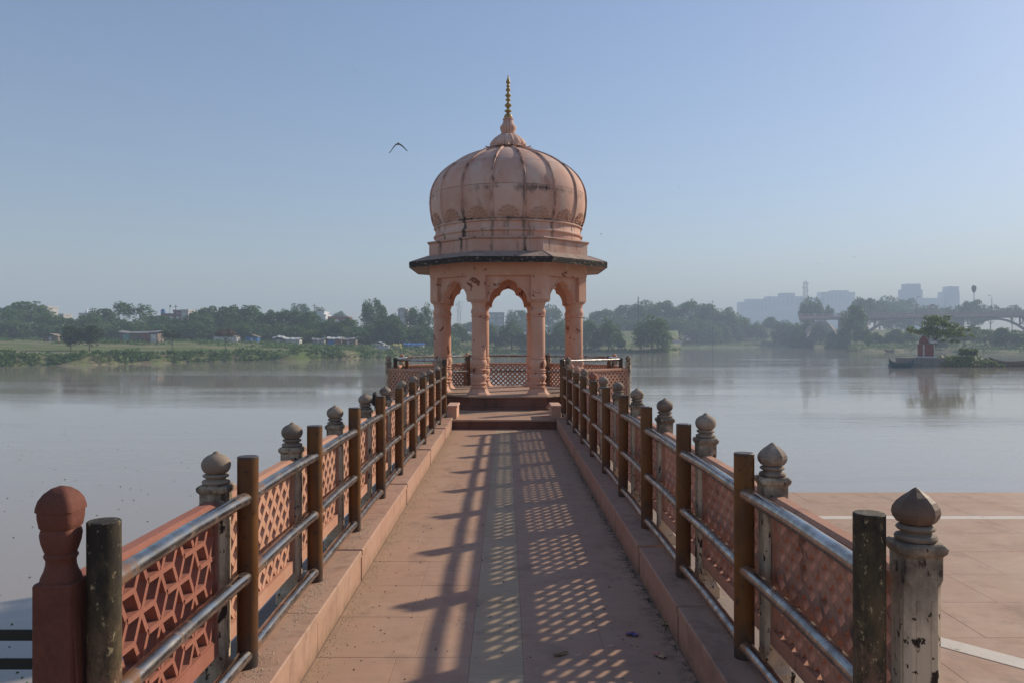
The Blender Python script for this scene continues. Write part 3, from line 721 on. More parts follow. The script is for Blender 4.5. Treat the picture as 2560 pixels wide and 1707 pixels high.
# ------------------------------------------------------------------ foliage
rng = np.random.default_rng(5)
def leaves(cent, size, nrm_bias=None, jit=.6):
    n = len(cent); nr = rng.normal(size=(n, 3)); 
    if nrm_bias is not None: nr = nr*jit + nrm_bias
    nr /= np.linalg.norm(nr, axis=1)[:, None]+1e-9
    a = np.cross(nr, rng.normal(size=(n, 3))); a /= np.linalg.norm(a, axis=1)[:, None]+1e-9
    c = np.cross(nr, a); s = (size*rng.uniform(.6, 1.35, n))[:, None]
    q = np.stack([cent+a*s*.62, cent+c*s*.36+nr*s*.08, cent-a*s*.62, cent-c*s*.36+nr*s*.08], 1)
    return q.reshape(-1, 3)
def quads_mesh(name, V, mat):
    n = len(V)//4; me = bpy.data.meshes.new(name)
    me.vertices.add(len(V)); me.vertices.foreach_set('co', V.astype(np.float32).ravel())
    me.loops.add(4*n); me.loops.foreach_set('vertex_index', np.arange(4*n, dtype=np.int32))
    me.polygons.add(n); me.polygons.foreach_set('loop_start', np.arange(0, 4*n, 4, dtype=np.int32))
    me.update(calc_edges=True); me.materials.append(mat); return me
def crown(kind, nb, nl, size):
    C = []; Rr = []
    for i in range(nb):
        while True:
            p = rng.uniform(-1, 1, 3); l = np.linalg.norm(p)
            if .35 < l < 1: break
        p = p/l*(.55+.45*rng.random()**.5)
        if kind == 'round': c = np.array([p[0]*.36, p[1]*.36, .56+p[2]*.32]); r = rng.uniform(.09, .17)
        elif kind == 'flat': c = np.array([p[0]*.40, p[1]*.40, .74+p[2]*.15+.08*(1-(p[0]**2+p[1]**2))]); r = rng.uniform(.06, .11)
        elif kind == 'bush': c = np.array([p[0]*.38, p[1]*.38, .12+abs(p[2])*.70*(1-.35*(p[0]**2+p[1]**2))]); r = rng.uniform(.09, .16)
        elif kind == 'tall': c = np.array([p[0]*.30, p[1]*.30, .52+p[2]*.40]); r = rng.uniform(.07, .14)
        else: # willow: rounded top, hanging skirt
            c = np.array([p[0]*.40, p[1]*.40, .60+p[2]*.28]); r = rng.uniform(.08, .13)
        C.append(c); Rr.append(r)
    C, Rr = np.array(C), np.array(Rr)
    k = rng.integers(0, nb, nl); d = rng.normal(size=(nl, 3)); d[:, 2] += .35; d /= np.linalg.norm(d, axis=1)[:, None]
    pos = C[k] + d*(Rr[k]*rng.uniform(.72, 1.12, nl))[:, None]
    if kind == 'willow':
        m = rng.random(nl) < .45; pos[m, 2] -= rng.uniform(0, .38, m.sum())*(np.hypot(pos[m, 0], pos[m, 1])/.45)
    pos[:, 2] = np.maximum(pos[:, 2], .01)
    pos[:, 2] /= pos[:, 2].max()
    return leaves(pos, size*np.ones(nl), d, .75)
CRN = {}
for kind, var, nb, nl, sz in (('round', 4, 50, 3400, .048), ('flat', 3, 46, 2200, .045), ('bush', 4, 60, 4800, .045), ('tall', 3, 40, 2200, .045), ('willow', 3, 44, 3600, .042)):
    CRN[kind] = [crown(kind, nb, nl, sz) for _ in range(var)]
CM = {}
def crown_mesh(kind, i, mat):
    k = (kind, i % len(CRN[kind]), mat)
    if k not in CM: CM[k] = quads_mesh('crown', CRN[kind][k[1]], M[mat])
    return CM[k]
TR = {}
def trunk_mesh(i, kind):
    key = (i, kind)
    if key in TR: return TR[key]
    rr = random.Random(i*7+3); t = MB()
    top = .62; bx, by = rr.uniform(-.03, .03), rr.uniform(-.03, .03)
    t.tube([(0, 0, -.06), (0, 0, .02), (bx*.5, by*.5, .25), (bx, by, .45), (bx*1.3, by*1.3, top)], [.034, .028, .022, .017, .006], 7)
    for q in range(6):
        a = q*1.05 + rr.uniform(-.3, .3); L = rr.uniform(.22, .34); z0 = rr.uniform(.26, .46)
        t.tube([(bx*.7, by*.7, z0), (L*.5*math.cos(a), L*.5*math.sin(a), z0+.16), (L*math.cos(a), L*math.sin(a), z0+.27)], [.013, .009, .003], 5)
    TR[key] = t.mesh('trunk', M['bark'], 60); return TR[key]
tcount = [0]
def tree(name, xd, Z, ytop, wpx, kind, mat, label, group=None, cat='tree', base=None, hscale=1.):
    i = tcount[0]; tcount[0] += 1
    x = X(xd, Z); gz = ground(x, Z) if base is None else base
    gz -= .05; h = max(2., ZH(ytop, Z) - gz); w_ = wpx/1829*Z
    t = thing(name, label, cat, (x, Z, gz), 0, group)
    ob('crown', crown_mesh(kind, i, mat), t, (0, 0, 0), random.uniform(0, 6.28), (w_, w_, h))
    ob('trunk', trunk_mesh(i % 4, kind), t, (0, 0, 0), random.uniform(0, 6.28), (w_*.7, w_*.7, h*.98))
    return t
LM = [(-60, 'the far end of the bank'), (20, 'the open bank left of the thatched huts'), (70, 'the white rooftop house'), (116, 'the thatched hut with a wide roof'), (148, 'the paler thatched hut'), (195, 'the domed temple hall'), (246, 'the short lamp pole'), (285, 'the teal curtain of the long shack'), (330, 'the sagging tarpaulin shack'), (362, 'the white curtain end of the long shack'), (404, 'the brick rooftop row'), (445, 'the end of the brick rooftop row'), (480, 'the gap left of the rust leaved tree'), (518, 'the rust leaved tree'), (545, 'the pale sheet roofed hut'), (578, 'the blue hut'), (610, 'the gap right of the blue hut'), (640, 'the patched grey shelter'), (672, 'the white sheeted shelter'), (700, 'the gap left of the shack cluster'), (731, 'the grey sheeted shelter'), (768, 'the blue and brown shack'), (800, 'the collapsing shack'), (835, 'the gap right of the shack cluster'), (870, 'the upright white tent'), (895, 'the low white tent'), (913, 'the yellow shelter'), (938, 'the blue tarpaulin shelter'), (965, 'the white and blue shelter'), (1010, 'the left pavilion column'),
      (1085, 'the lattice tower between the columns'), (1190, 'the central arch'), (1262, 'the inner right column'), (1320, 'the outer right column'), (1385, 'the pavilion eave'), (1440, 'the gap left of the bare pole'), (1470, 'the thick bare pole'), (1497, 'the big round waterside tree'), (1530, 'the waterside tent'), (1580, 'the grey meadow tent'), (1637, 'the slim pole'), (1680, 'the meadow end of the grove'), (1705, 'the stepped pale block'), (1740, 'the gap after the stepped block'), (1770, 'the long pale block'), (1803, 'the raised centre block'), (1826, 'the left foot of the end arch'), (1852, 'the lattice tower'), (1885, 'the crown of the end arch'), (1940, 'the bridge end willow'), (1962, 'the first street lamp'), (1985, 'the white car at the bridge end'), (2020, 'the left foot of the wide arch'), (2045, 'the crown of the wide arch'), (2065, 'the approach to the grey tower'), (2088, 'the tall grey tower block'), (2130, 'the parapet gate'), (2165, 'the low row block'), (2195, 'the narrow grey tower block'), (2237, 'the floodlight mast'), (2275, 'the tall street lamp'), (2325, 'the second wide arch'), (2370, 'the bridge edge')]
def near(xd): return min(LM, key=lambda q: abs(q[0]-xd))[1]
USED = {}
def uniq(fmt, xd, kd):
    adj = {'round': 'rounded', 'flat': 'flat topped', 'bush': 'bushy', 'tall': 'upright', 'willow': 'drooping'}[kd]
    s = fmt.format(adj=adj, at=near(xd)); USED[s] = USED.get(s, 0) + 1; return s
GB = 'trees of the wooded belt behind the huts'
for xd, Z, yt, wp, kd, mt in [
    (-60, 300, 700, 110, 'round', 'leaf'), (10, 285, 704, 90, 'round', 'leaf'), (62, 310, 692, 110, 'round', 'leaf'), (110, 285, 716, 80, 'round', 'leaf'), (150, 280, 728, 70, 'round', 'leaf'), (205, 282, 722, 75, 'round', 'leaf'),
    (235, 290, 708, 80, 'round', 'leaf'), (282, 300, 693, 80, 'tall', 'leaf'), (332, 302, 698, 70, 'tall', 'leaf'), (365, 284, 722, 70, 'round', 'leaf'), (410, 280, 732, 80, 'round', 'leaf'), (455, 284, 716, 80, 'round', 'leaf'),
    (480, 300, 703, 85, 'round', 'leaf'), (525, 296, 700, 90, 'round', 'leaf'), (575, 300, 701, 90, 'round', 'leaf'), (530, 280, 716, 70, 'willow', 'leaf'), (625, 292, 712, 80, 'round', 'leaf'), (665, 296, 710, 80, 'round', 'leaf'), (705, 292, 716, 80, 'round', 'leaf'),
    (755, 284, 732, 75, 'round', 'leaf'), (800, 286, 730, 70, 'round', 'leaf'), (895, 292, 720, 70, 'round', 'leaf')]:
    tree('belt_tree', xd, Z, yt, wp, kd, random.choice((mt, mt, 'leaf_y')), uniq('tall {adj} belt tree behind {at}', xd, kd), GB)
tree('round_crowned_tree', 856, 300, 686, 72, 'willow', 'leaf', 'tall round crowned tree rising above the tents on the far bank', None)
tree('dome_crowned_tree', 965, 300, 695, 76, 'willow', 'leaf', 'dome crowned tree standing directly left of the pavilion columns', None)
GU = 'low trees behind the huts'
for k in range(34):
    xd = -80 + k*33 + random.uniform(-8, 8); kd = random.choice(('bush', 'round', 'bush'))
    tree('low_tree', xd, random.uniform(268, 282), random.uniform(732, 752), random.uniform(60, 88), kd, random.choice(('leaf', 'leaf', 'leaf_y')), uniq('low {adj} tree at the belt foot behind {at}', xd, kd), GU)
for xd, Z, yt, wp in ((690, 480, 697, 60), (735, 470, 705, 50), (780, 520, 715, 46)): tree('distant_tree', xd, Z, yt, wp, 'round', 'leaf', 'hazy bluish tree beyond the wooded belt on the far bank', 'hazy trees beyond the belt')
# the small trees standing on the bank itself
tree('bank_tree', 163, 182, 746, 50, 'round', 'leaf_d', 'thin dark bank tree with an open crown', None)
tree('bank_tree', 206, 184, 746, 66, 'round', 'leaf_d', 'fuller dark bank tree beside the thin open one', None)
tree('bank_tree', 396, 192, 757, 56, 'flat', 'leaf_d', 'small leaning bank tree in front of the long tarpaulin shack', None)
tree('rust_leaved_tree', 518, 200, 752, 52, 'flat', 'leaf_b', 'small tree with rust brown leaves in front of the white hut', None)
# trees seen through and right of the pavilion
GR = 'waterside trees behind the pavilion'
for xd, Z, yt, wp in ((1048, 318, 742, 80), (1118, 315, 745, 75), (1175, 312, 733, 90), (1235, 312, 742, 80), (1290, 312, 738, 85), (1345, 313, 735, 85), (1398, 313, 728, 90)):
    tree('waterside_tree', xd, Z, yt, wp, 'bush', 'leaf_y', uniq('lush {adj} waterside tree behind {at}', xd, 'bush'), GR)
tree('round_waterside_tree', 1497, 312, 720, 108, 'bush', 'leaf_y', 'big round bushy tree overhanging the water right of the pavilion', None)
GG = 'trees of the grove beyond the round waterside tree'
for xd, Z, yt, wp, kd in ((1085, 430, 738, 70, 'round'), (1190, 450, 712, 70, 'round'), (1262, 470, 700, 66, 'round'), (1320, 460, 722, 80, 'round'), (1385, 455, 710, 90, 'round'), (1440, 460, 700, 80, 'round'), (1480, 462, 690, 85, 'round'), (1530, 465, 690, 90, 'round'), (1580, 465, 688, 90, 'round'),
    (1625, 465, 697, 80, 'round'), (1665, 470, 706, 80, 'round'), (1700, 480, 722, 70, 'bush'), (1420, 430, 725, 90, 'bush'), (1560, 432, 728, 100, 'bush'), (1625, 440, 735, 90, 'bush'), (1680, 470, 745, 70, 'bush'), (1590, 520, 752, 60, 'bush'), (1650, 545, 757, 60, 'bush'), (1470, 425, 730, 80, 'bush'), (1350, 420, 735, 90, 'bush'), (1290, 425, 735, 80, 'bush'), (1215, 425, 740, 80, 'bush'), (1130, 420, 742, 80, 'bush'), (1515, 430, 726, 80, 'bush'), (1600, 436, 730, 80, 'bush'), (1655, 450, 738, 70, 'bush')):
    tree('grove_tree', xd, Z*1.25, yt, wp, kd, random.choice(('leaf', 'leaf_y')), uniq('{adj} grove tree behind {at}', xd, kd), GG)
GH = 'trees on the hazy slope by the bridge end'
for xd, Z, yt, wp, kd in ((1738, 600, 738, 60, 'bush'), (1800, 560, 735, 70, 'bush'), (1850, 540, 730, 70, 'bush'), (1770, 640, 728, 50, 'round'), (1820, 545, 742, 60, 'bush'), (1885, 540, 735, 60, 'bush'), (1848, 482, 762, 46, 'bush'), (1912, 476, 760, 40, 'bush'), (1830, 500, 742, 50, 'bush'), (1962, 430, 700, 74, 'willow'), (1940, 440, 735, 50, 'bush'), (1978, 405, 745, 44, 'bush')):
    tree('slope_tree', xd, Z, yt, wp, kd, 'leaf', uniq('hazy {adj} slope tree below {at}', xd, kd), GH)
tree('crown_over_bridge', 1862, 600, 682, 62, 'round', 'leaf', 'round tree standing above the bridge end below the lattice tower', None)
tree('crown_over_bridge', 1895, 610, 700, 44, 'flat', 'leaf', 'small flat tree beside the round one above the bridge end', None)
GF = 'hazy trees behind the bridge'
for xd, Z, yt, wp, kd in ((1985, 660, 682, 80, 'round'), (2020, 680, 690, 70, 'round'), (2045, 800, 680, 90, 'round'), (2085, 820, 684, 80, 'round'), (2130, 700, 702, 70, 'round'), (2165, 720, 706, 60, 'round'), (2195, 650, 702, 50, 'round'), (2235, 640, 688, 80, 'round'), (2275, 660, 700, 60, 'flat'), (2325, 680, 700, 60, 'flat'), (2370, 640, 706, 60, 'round'), (2060, 700, 700, 80, 'bush')):
    tree('hazy_tree', xd, Z, yt, wp, kd, 'leaf', uniq('pale hazy {adj} tree behind the bridge by {at}', xd, kd), GF)
GA = 'willows under the bridge'
for xd, Z, yt, wp, kd in ((2010, 400, 762, 50, 'bush'), (2055, 395, 755, 60, 'bush'), (2100, 370, 756, 60, 'willow'), (2215, 332, 744, 80, 'willow'), (2262, 345, 756, 60, 'willow'), (2310, 335, 752, 80, 'bush'), (2360, 325, 750, 80, 'willow'), (2150, 350, 762, 70, 'bush'), (2420, 320, 750, 80, 'bush'), (2185, 390, 750, 60, 'willow')):
    tree('willow_tree', xd, Z, yt, wp, kd, 'leaf_y', uniq('{adj} willow in front of the bridge by {at}', xd, kd), GA)
tree('spit_tree', 1994, 350, 751, 22, 'tall', 'leaf_y', 'slender leafy tree on the grassy spit by the bridge', None)
# uncountable low growth
def stuff(name, pts, size, mat, label, cat):
    P = np.array(pts); V = leaves(P, size*np.ones(len(P)), np.tile([0, 0, .8], (len(P), 1)), .9)
    o = ob(name, quads_mesh(name, V, M[mat])); tag(o, label, cat, kind='stuff'); return o
pts = []
for k in range(2400):           # thicket under the belt
    xd = random.uniform(-250, 1050); Z = random.uniform(266, 292); x = X(xd, Z); gz = ground(x, Z); hh = random.uniform(1.2, 5.5); r = random.uniform(.8, 2.2)
    for q in range(12):
        a = random.uniform(0, 6.28); rr = r*random.random()**.5; pts.append((x+rr*math.cos(a), Z+rr*math.sin(a), gz+hh*random.random()**.6))
stuff('thicket', pts, .8, 'leaf', 'tangled green undergrowth below the wooded belt', 'undergrowth')
pts = []
for k in range(2600):           # scrub along the shoreline
    xd = random.uniform(-400, 1560); Zs = float(np.interp(xd, SX_, SZ_)); n = hsh(xd*.6, 3.)
    if n < -.35 and xd < 900 and random.random() < .75: continue
    Z = Zs + random.uniform(-.5, 7); x = X(xd, Z); gz = ground(x, Z)
    if gz < WZ-.3: continue
    hh = max(.15, random.uniform(.1, .75) + .45*hsh(xd*.35, 9.)); r = random.uniform(.4, 1.6)
    for q in range(9):
        a = random.uniform(0, 6.28); rr = r*random.random()**.5; pts.append((x+rr*math.cos(a), Z+rr*math.sin(a), max(gz, WZ)+hh*random.random()))
for k in range(1300):
    xd = random.choice((random.uniform(1560, 1950), random.uniform(1950, 2600))); Zs = float(np.interp(xd, SX_, SZ_)); Z = Zs + random.uniform(0, 60)**1.; x = X(xd, Z); gz = ground(x, Z)
    if gz < WZ: continue
    for q in range(8): pts.append((x+random.uniform(-1.5, 1.5), Z+random.uniform(-1.5, 1.5), gz+random.random()*1.2))
for k in range(1500):           # rank grass and weeds in front of the huts
    xd = random.uniform(-300, 1060); Zs = float(np.interp(xd, SX_, SZ_)); Z = random.uniform(max(Zs+12, 222), 258); x = X(xd, Z); gz = ground(x, Z)
    if gz < WZ or hsh(xd*.2, Z*.8) < -.2: continue
    for q in range(7): pts.append((x+random.uniform(-1.6, 1.6), Z+random.uniform(-1.2, 1.2), gz+random.random()*random.uniform(.3, 1.1)))
stuff('bank_scrub', pts, .6, 'leaf_y', 'low green scrub and reeds along the far shoreline', 'scrub')
# haze
hz = MB().box(-2390, 2390, -80, 2390, -8.5, 110).build('haze', None); tag(hz, 'pale morning haze over the river', 'haze', kind='stuff')
hm = bpy.data.materials.new('haze_volume'); hm.use_nodes = True; hn = hm.node_tree
hn.nodes.remove(hn.nodes['Principled BSDF'])
pv = hn.nodes.new('ShaderNodeVolumePrincipled'); pv.inputs['Color'].default_value = (.60, .73, .90, 1); pv.inputs['Density'].default_value = .00078; pv.inputs['Anisotropy'].default_value = 0.
hn.links.new(pv.outputs[0], hn.nodes['Material Output'].inputs['Volume']); hz.data.materials.append(hm)
# ------------------------------------------------------------------ shrine islet on the right
M['concrete'] = plain('old_concrete', (.22, .20, .175), (.14, .13, .115), .9, 1.2)
M['shrine_red'] = plain('faded_red_paint', (.24, .065, .045), (.17, .05, .035), .8, 3)
M['tin'] = plain('tin_sheet', (.62, .62, .60), (.45, .44, .42), .45, 2)
M['wood_boat'] = plain('weathered_boat_wood', (.20, .15, .11), (.11, .085, .065), .8, 3)
M['teal'] = plain('teal_hull_paint', (.03, .12, .15), (.02, .07, .09), .6, 2)
ZI = 149.; u_ = ZI/1829
def at(xd, yd, Z=ZI): return Vector((X(xd, Z), Z, ZH(yd, Z)))
isl = tag(MB().rings([[(X(2085, ZI)+dx*14+7, ZI+6+dy*s, z) for dx, dy in [(.55*math.cos(t), .5*math.sin(t)) for t in np.linspace(0, 2*math.pi, 24, False)]] for s, z in ((13, -5.5), (11.5, WZ+.12), (9, WZ+.55), (4, WZ+.8))]).build('islet', M['land']), kind='structure')
isl.location.x = 4.5
pf = thing('concrete_landing', 'low concrete landing block below the red shrine', 'landing', at(2125, 842))
x0, x1 = X(2084, ZI), X(2172, ZI); cx = at(2125, 842).x; zb = at(0, 842).z
MB().box(x0-cx, x1-cx, 0, 4.5, -1.5, at(0, 821).z-zb, .05).build('block', M['concrete'], pf)
MB().box(x0-cx-2.2, x0-cx-.01, .4, 3, -1.5, .45, .05).build('low_step', M['concrete'], pf)
ptop = at(0, 821).z
sh = thing('red_shrine', 'small red walled shrine with a pointed tower roof beside the islet tree', 'shrine', (X(2138, ZI), ZI+1.8, ptop))
MB().box(-1.05, 1.15, -1, 1, .25, 2.45).build('wall', M['shrine_red'], sh)
MB().box(-1.25, 1.4, -1.2, 1.2, 0, .249).build('plinth', M['tin'], sh)
for sx in (-1, 1): MB().box(sx*1.0-.1+.05, sx*1.0+.1+.05, -1.12, -1.01, .25, 2.4).build('pilaster', M['tin'], sh)
MB().rings([[(x*s-.0, y*s, z) for x, y in ((-1.35, -1.3), (1.5, -1.3), (1.5, 1.3), (-1.35, 1.3))] for s, z in ((1, 2.46), (1, 2.55))]).build('roof_slab', M['concrete'], sh)
MB().lathe([(.85, 2.552), (.9, 2.9), (.8, 3.3), (.55, 3.7), (.28, 3.95), (.1, 4.05), (.06, 4.3)], 10, (-.35, 0)).build('tower_roof', M['shrine_red'], sh)
MB().add([(.1, -1.4, 2.75), (1.7, -1.4, 2.75), (.9, .2, 3.6), (-.1, .2, 3.6), (.1, -1.4, 2.71), (1.7, -1.4, 2.71), (.9, .2, 3.56), (-.1, .2, 3.56)], [(0, 1, 2, 3), (7, 6, 5, 4), (0, 1, 5, 4), (1, 2, 6, 5), (2, 3, 7, 6), (3, 0, 4, 7)]).build('tin_sheet', M['tin'], sh)
it = thing('islet_tree', 'spreading leafy tree leaning over the red shrine on the islet', 'tree', (X(2157, ZI), ZI+2.6, ptop-.4))
blobs = [(2106, 755, 8), (2118, 760, 10), (2130, 763, 11), (2143, 757, 14), (2152, 744, 13), (2150, 729, 9), (2165, 733, 15), (2178, 729, 11), (2184, 742, 15), (2199, 748, 13), (2213, 756, 11), (2228, 758, 8), (2222, 769, 9), (2236, 771, 6), (2206, 768, 14), (2186, 766, 18), (2166, 760, 18), (2150, 768, 8), (2194, 783, 8), (2207, 784, 6)]
o0 = it.location; P = []; D = []
for bx, by, br in blobs:
    for dep in (-1.8, 1.2):
        c = at(bx, by) - Vector((o0.x, ZI, o0.z)); c.y = dep*random.uniform(.5, 1.2) + random.uniform(-.8, .8); r = br*u_
        n = int(68*(br/12)**2)
        d = rng.normal(size=(n, 3)); d /= np.linalg.norm(d, axis=1)[:, None]
        P.append(np.array(c) + d*np.array([r, r, r*.62])*rng.uniform(.35, 1.05, (n, 1))); D.append(d)
P = np.concatenate(P); D = np.concatenate(D)
ob('crown', quads_mesh('crown', leaves(P, .40*np.ones(len(P)), D*.4 + np.array([0, 0, .5]), .8), M['leaf_s']), it)
tk = MB(); q = lambda xd, yd, dy=0.: tuple(at(xd, yd) - Vector((o0.x, ZI-dy, o0.z)))
tk.tube([q(2156, 824), q(2159, 812), q(2163, 797), q(2167, 778), q(2172, 755)], [.24, .2, .17, .14, .05], 8)
tk.tube([q(2152, 822), q(2153, 806), q(2156, 792), q(2150, 772), q(2140, 762)], [.14, .12, .1, .08, .03], 7)
for a in ((2163, 797, 2180, 785, 2200, 772), (2165, 788, 2150, 770, 2122, 762), (2167, 780, 2190, 765, 2220, 762), (2166, 785, 2160, 760, 2153, 740)):
    tk.tube([q(a[0], a[1]), q(a[2], a[3], 1), q(a[4], a[5], -1)], [.11, .08, .03], 6)
tk.build('trunk', M['bark'], it, 60)
pts = []
for k in range(2600):
    xd = random.uniform(2160, 2300); t = (xd-2160)/140; hh = (.4+1.5*math.sin(math.pi*min(1, t*1.05))**.7)*random.random()
    pts.append((X(xd, ZI), ZI + random.uniform(-1, 8), WZ+.1+hh))
for k in range(500):
    a = random.uniform(0, 6.28); r = random.random()**.5*1.6; pts.append((X(2238, ZI)+r*math.cos(a), ZI+2+r*math.sin(a), WZ+2.2+random.random()*1.1))
stuff('islet_reeds', pts, .45, 'grass', 'tall green reeds and grass covering the islet', 'reeds')
def boat(name, label, mat, L, W_, H, loc, rz, prow=.35):
    b_ = thing(name, label, 'boat', loc, rz, None); n = 15; out = []; inn_ = []
    for i in range(n):
        t = i/(n-1)*2-1; w_ = W_/2*max(.03, (1-abs(t)**2.6)); zt = H + prow*abs(t)**3.2
        out.append([(t*L/2, -w_, zt), (t*L/2, -w_*.7, .25*H+.4*H*abs(t)**3), (t*L/2, 0, .55*H*abs(t)**4-.12), (t*L/2, w_*.7, .25*H+.4*H*abs(t)**3), (t*L/2, w_, zt)])
    m = MB(); m.rings(out, False, False, False); h_ = m.build('hull', M[mat], b_, 50)
    MB().tube([(r[0][0], r[0][1], r[0][2]) for r in out], .06, 6).build('gunwale', M['wood_boat'], h_)
    MB().tube([(r[4][0], r[4][1], r[4][2]) for r in out], .06, 6).build('gunwale', M['wood_boat'], h_)
    for t in (-.5, -.1, .3): MB().box(t*L/2-.18, t*L/2+.18, -W_*.42, W_*.42, H*.7, H*.7+.06).build('thwart', M['wood_boat'], b_)
    return b_
boat('wooden_boat', 'long weathered wooden boat moored beside the islet reeds', 'wood_boat', 9.5, 2.0, .9, (X(2330, 150), 150.5, WZ+.05), R(4), .9)
boat('wooden_boat', 'dark teal boat with its raised end by the concrete landing', 'teal', 4.2, 1.3, .7, (X(2070, 148), 148, WZ+.05), R(150), .9)
boat('wooden_boat', 'tiny dark boat drawn up on the grassy spit', 'wood_boat', 4.5, 1.3, .6, (X(2038, 333), 331, WZ+.1), R(10), .5)
# ------------------------------------------------------------------ bridge
M['bridge_pink'] = plain('haze_paled_pink_paint', (.54, .40, .36), (.48, .36, .33), .85, .4)  # pink paled in the base colour to imitate distance haze
M['bridge_conc'] = plain('bridge_concrete', (.34, .325, .30), (.27, .26, .245), .9, .3)
A = Vector((X(1835, 497), 497)); B = Vector((X(2750, 398), 398)); AB = (B-A); LB_ = AB.length; rzb = math.atan2(AB.y, AB.x)
br = thing('arched_bridge', 'long concrete arch bridge with a pink railing across the river', 'bridge', (A.x, A.y, 0), rzb)
def bs(xd):                       # distance along the bridge seen at picture column xd
    k = (xd-1162)/1829; t = (A.x-CX - k*A.y)/(k*AB.y - AB.x); return t*LB_
ZT, ZD = 17.6, 13.7
MB().box(0, LB_, 0, 8, ZD, ZD+1.7).build('deck', M['bridge_conc'], br)
MB().box(0, LB_, -.25, -.002, ZD+.7, ZD+2.3).build('fascia_beam', M['bridge_pink'], br)
ppm = MB().box(-.22, .22, -.2, .12, ZD+2.301, ZT+.25).mesh('railing_post', M['bridge_pink'])
x = 1.5
while x < LB_: ob('railing_post', ppm, br, (x, 0, 0)); x += 4.2
for z in (ZD+2.75, ZD+3.25, ZT-.1): MB().box(0, LB_, -.1, -.02, z-.11, z+.11).build('railing_bar', M['bridge_pink'], br)
def arch(xa, xb, zf, zc, thick=1.0, y0=.3, y1=7.6):
    sa, sb = bs(xa), bs(xb); n = 25; up = []; lo_ = []
    for i in range(n):
        t = i/(n-1)*2-1; s_ = (sa+sb)/2 + t*(sb-sa)/2; z = zf + (zc-zf)*math.sqrt(max(0, 1-t*t)) if zc-zf > 8 else zf + (zc-zf)*(1-t*t)
        up.append((s_, z)); lo_.append(((sa+sb)/2 + t*((sb-sa)/2-thick), z-thick if abs(t) < .97 else z-thick*.4))
    m = MB()
    m.rings([[(u[0], y0, u[1]), (l[0], y0, l[1]), (l[0], y1, l[1]), (u[0], y1, u[1])] for u, l in zip(up, lo_)])
    ar = m.build('arch', M['bridge_conc'], br)
    for t in (-.75, -.5, .5, .75):
        s_ = (sa+sb)/2 + t*(sb-sa)/2; z = zf + (zc-zf)*(1-t*t)
        if ZD - z > .8 and zc-zf < 8: MB().box(s_-.4, s_+.4, .5, 7.4, z-.4, ZD+.1).build('spandrel_column', M['bridge_conc'], br)
arch(1843, 1921, -.5, 13.2, 1.6)
arch(1990, 2136, 6.5, 13.6); arch(2214, 2362, 6.5, 13.6); arch(2440, 2590, 6.5, 13.6)
for xa in (1930, 1985, 2141, 2208, 2368, 2435, 2595):
    s_ = bs(xa); MB().box(s_-1.4, s_+1.4, .4, 7.5, -4, ZD+.05).build('pier', M['bridge_conc'], br)
s_ = bs(2142)
po = MB(); po.box(s_-2.6, s_-1.9, -.6, .3, ZD+2, ZT+3.0); po.box(s_+1.9, s_+2.6, -.6, .3, ZD+2, ZT+3.0); po.box(s_-3.3, s_+3.3, -.9, .6, ZT+3.01, ZT+3.5); po.box(s_-1.2, s_+1.2, -.6, .3, ZT+3.51, ZT+4.2)
po.build('parapet_gate', M['bridge_pink'], br)
# street lamps on the bridge
lm = MB(); lm.tube([(0, 0, 0), (0, 0, 9.), (.3, 0, 10.2), (1.2, 0, 10.8)], [.16, .12, .1, .08], 8); lpm = lm.mesh('pole', M['blackmetal'], 50)
lhm = MB().rings([[(.9, -.18, 10.75), (.9, .18, 10.75), (.9, .12, 10.95), (.9, -.12, 10.95)], [(2.0, -.22, 10.95), (2.0, .22, 10.95), (2.0, .12, 11.15), (2.0, -.12, 11.15)]]).mesh('lamp_head', M['blackmetal'])
for xd, dy in ((1971, 7), (1999, 1), (2104, 1), (2278, 1), (2450, 1)):
    s_ = bs(xd); c = A + AB.normalized()*s_ + Vector((-AB.y, AB.x)).normalized()*dy
    t = thing('street_lamp', 'tall single arm street lamp on the bridge', 'street lamp', (c.x, c.y, ZD+1.7), rzb+R(random.choice((20, 160))), 'street lamps on the bridge'); ob('pole', lpm, t); ob('lamp_head', lhm, t)
def car(loc, rz, label, mat):
    c = thing('car', label, 'car', loc, rz)
    bd = MB().rings([[(-2.1*k, y, z) if False else (x, y, z) for x, z in ((-2.1, .3), (2.1, .3), (2.15, .7), (1.2, .88), (-1.6, .9), (-2.1, .8))] for y, k in ((-.82, 1), (.82, 1))]).build('body', mat, c)
    MB().rings([[(x, y*s, z) for x, y in ((-1.55, -.8), (1.1, -.8), (1.1, .8), (-1.55, .8))] if i == 0 else [(x, y, z) for x, y in ((-1.2, -.64), (.45, -.64), (.45, .64), (-1.2, .64))] for i, (s, z) in enumerate(((1, .885), (1, 1.42)))]).build('window', M['blackmetal'], c)
    MB().box(-1.15, .4, -.62, .62, 1.421, 1.47).build('roof', mat, c)
    for x in (-1.3, 1.3):
        for y in (-.83, .83):
            MB().tube([(x, y-.1, .3), (x, y+.1, .3)], .3, 12).build('wheel', M['blackmetal'], c)
M['carwhite'] = plain('white_car_paint', (.75, .75, .74), (.7, .7, .7), .3)
for xd, lab in ((1964+10, 'white car on the bridge by the willow at the bridge end'), (2093, 'white car on the bridge left of the parapet gate')):
    c = A + AB.normalized()*bs(xd) + Vector((-AB.y, AB.x)).normalized()*2.5; car((c.x, c.y, ZD+1.72), rzb, lab, M['carwhite'])
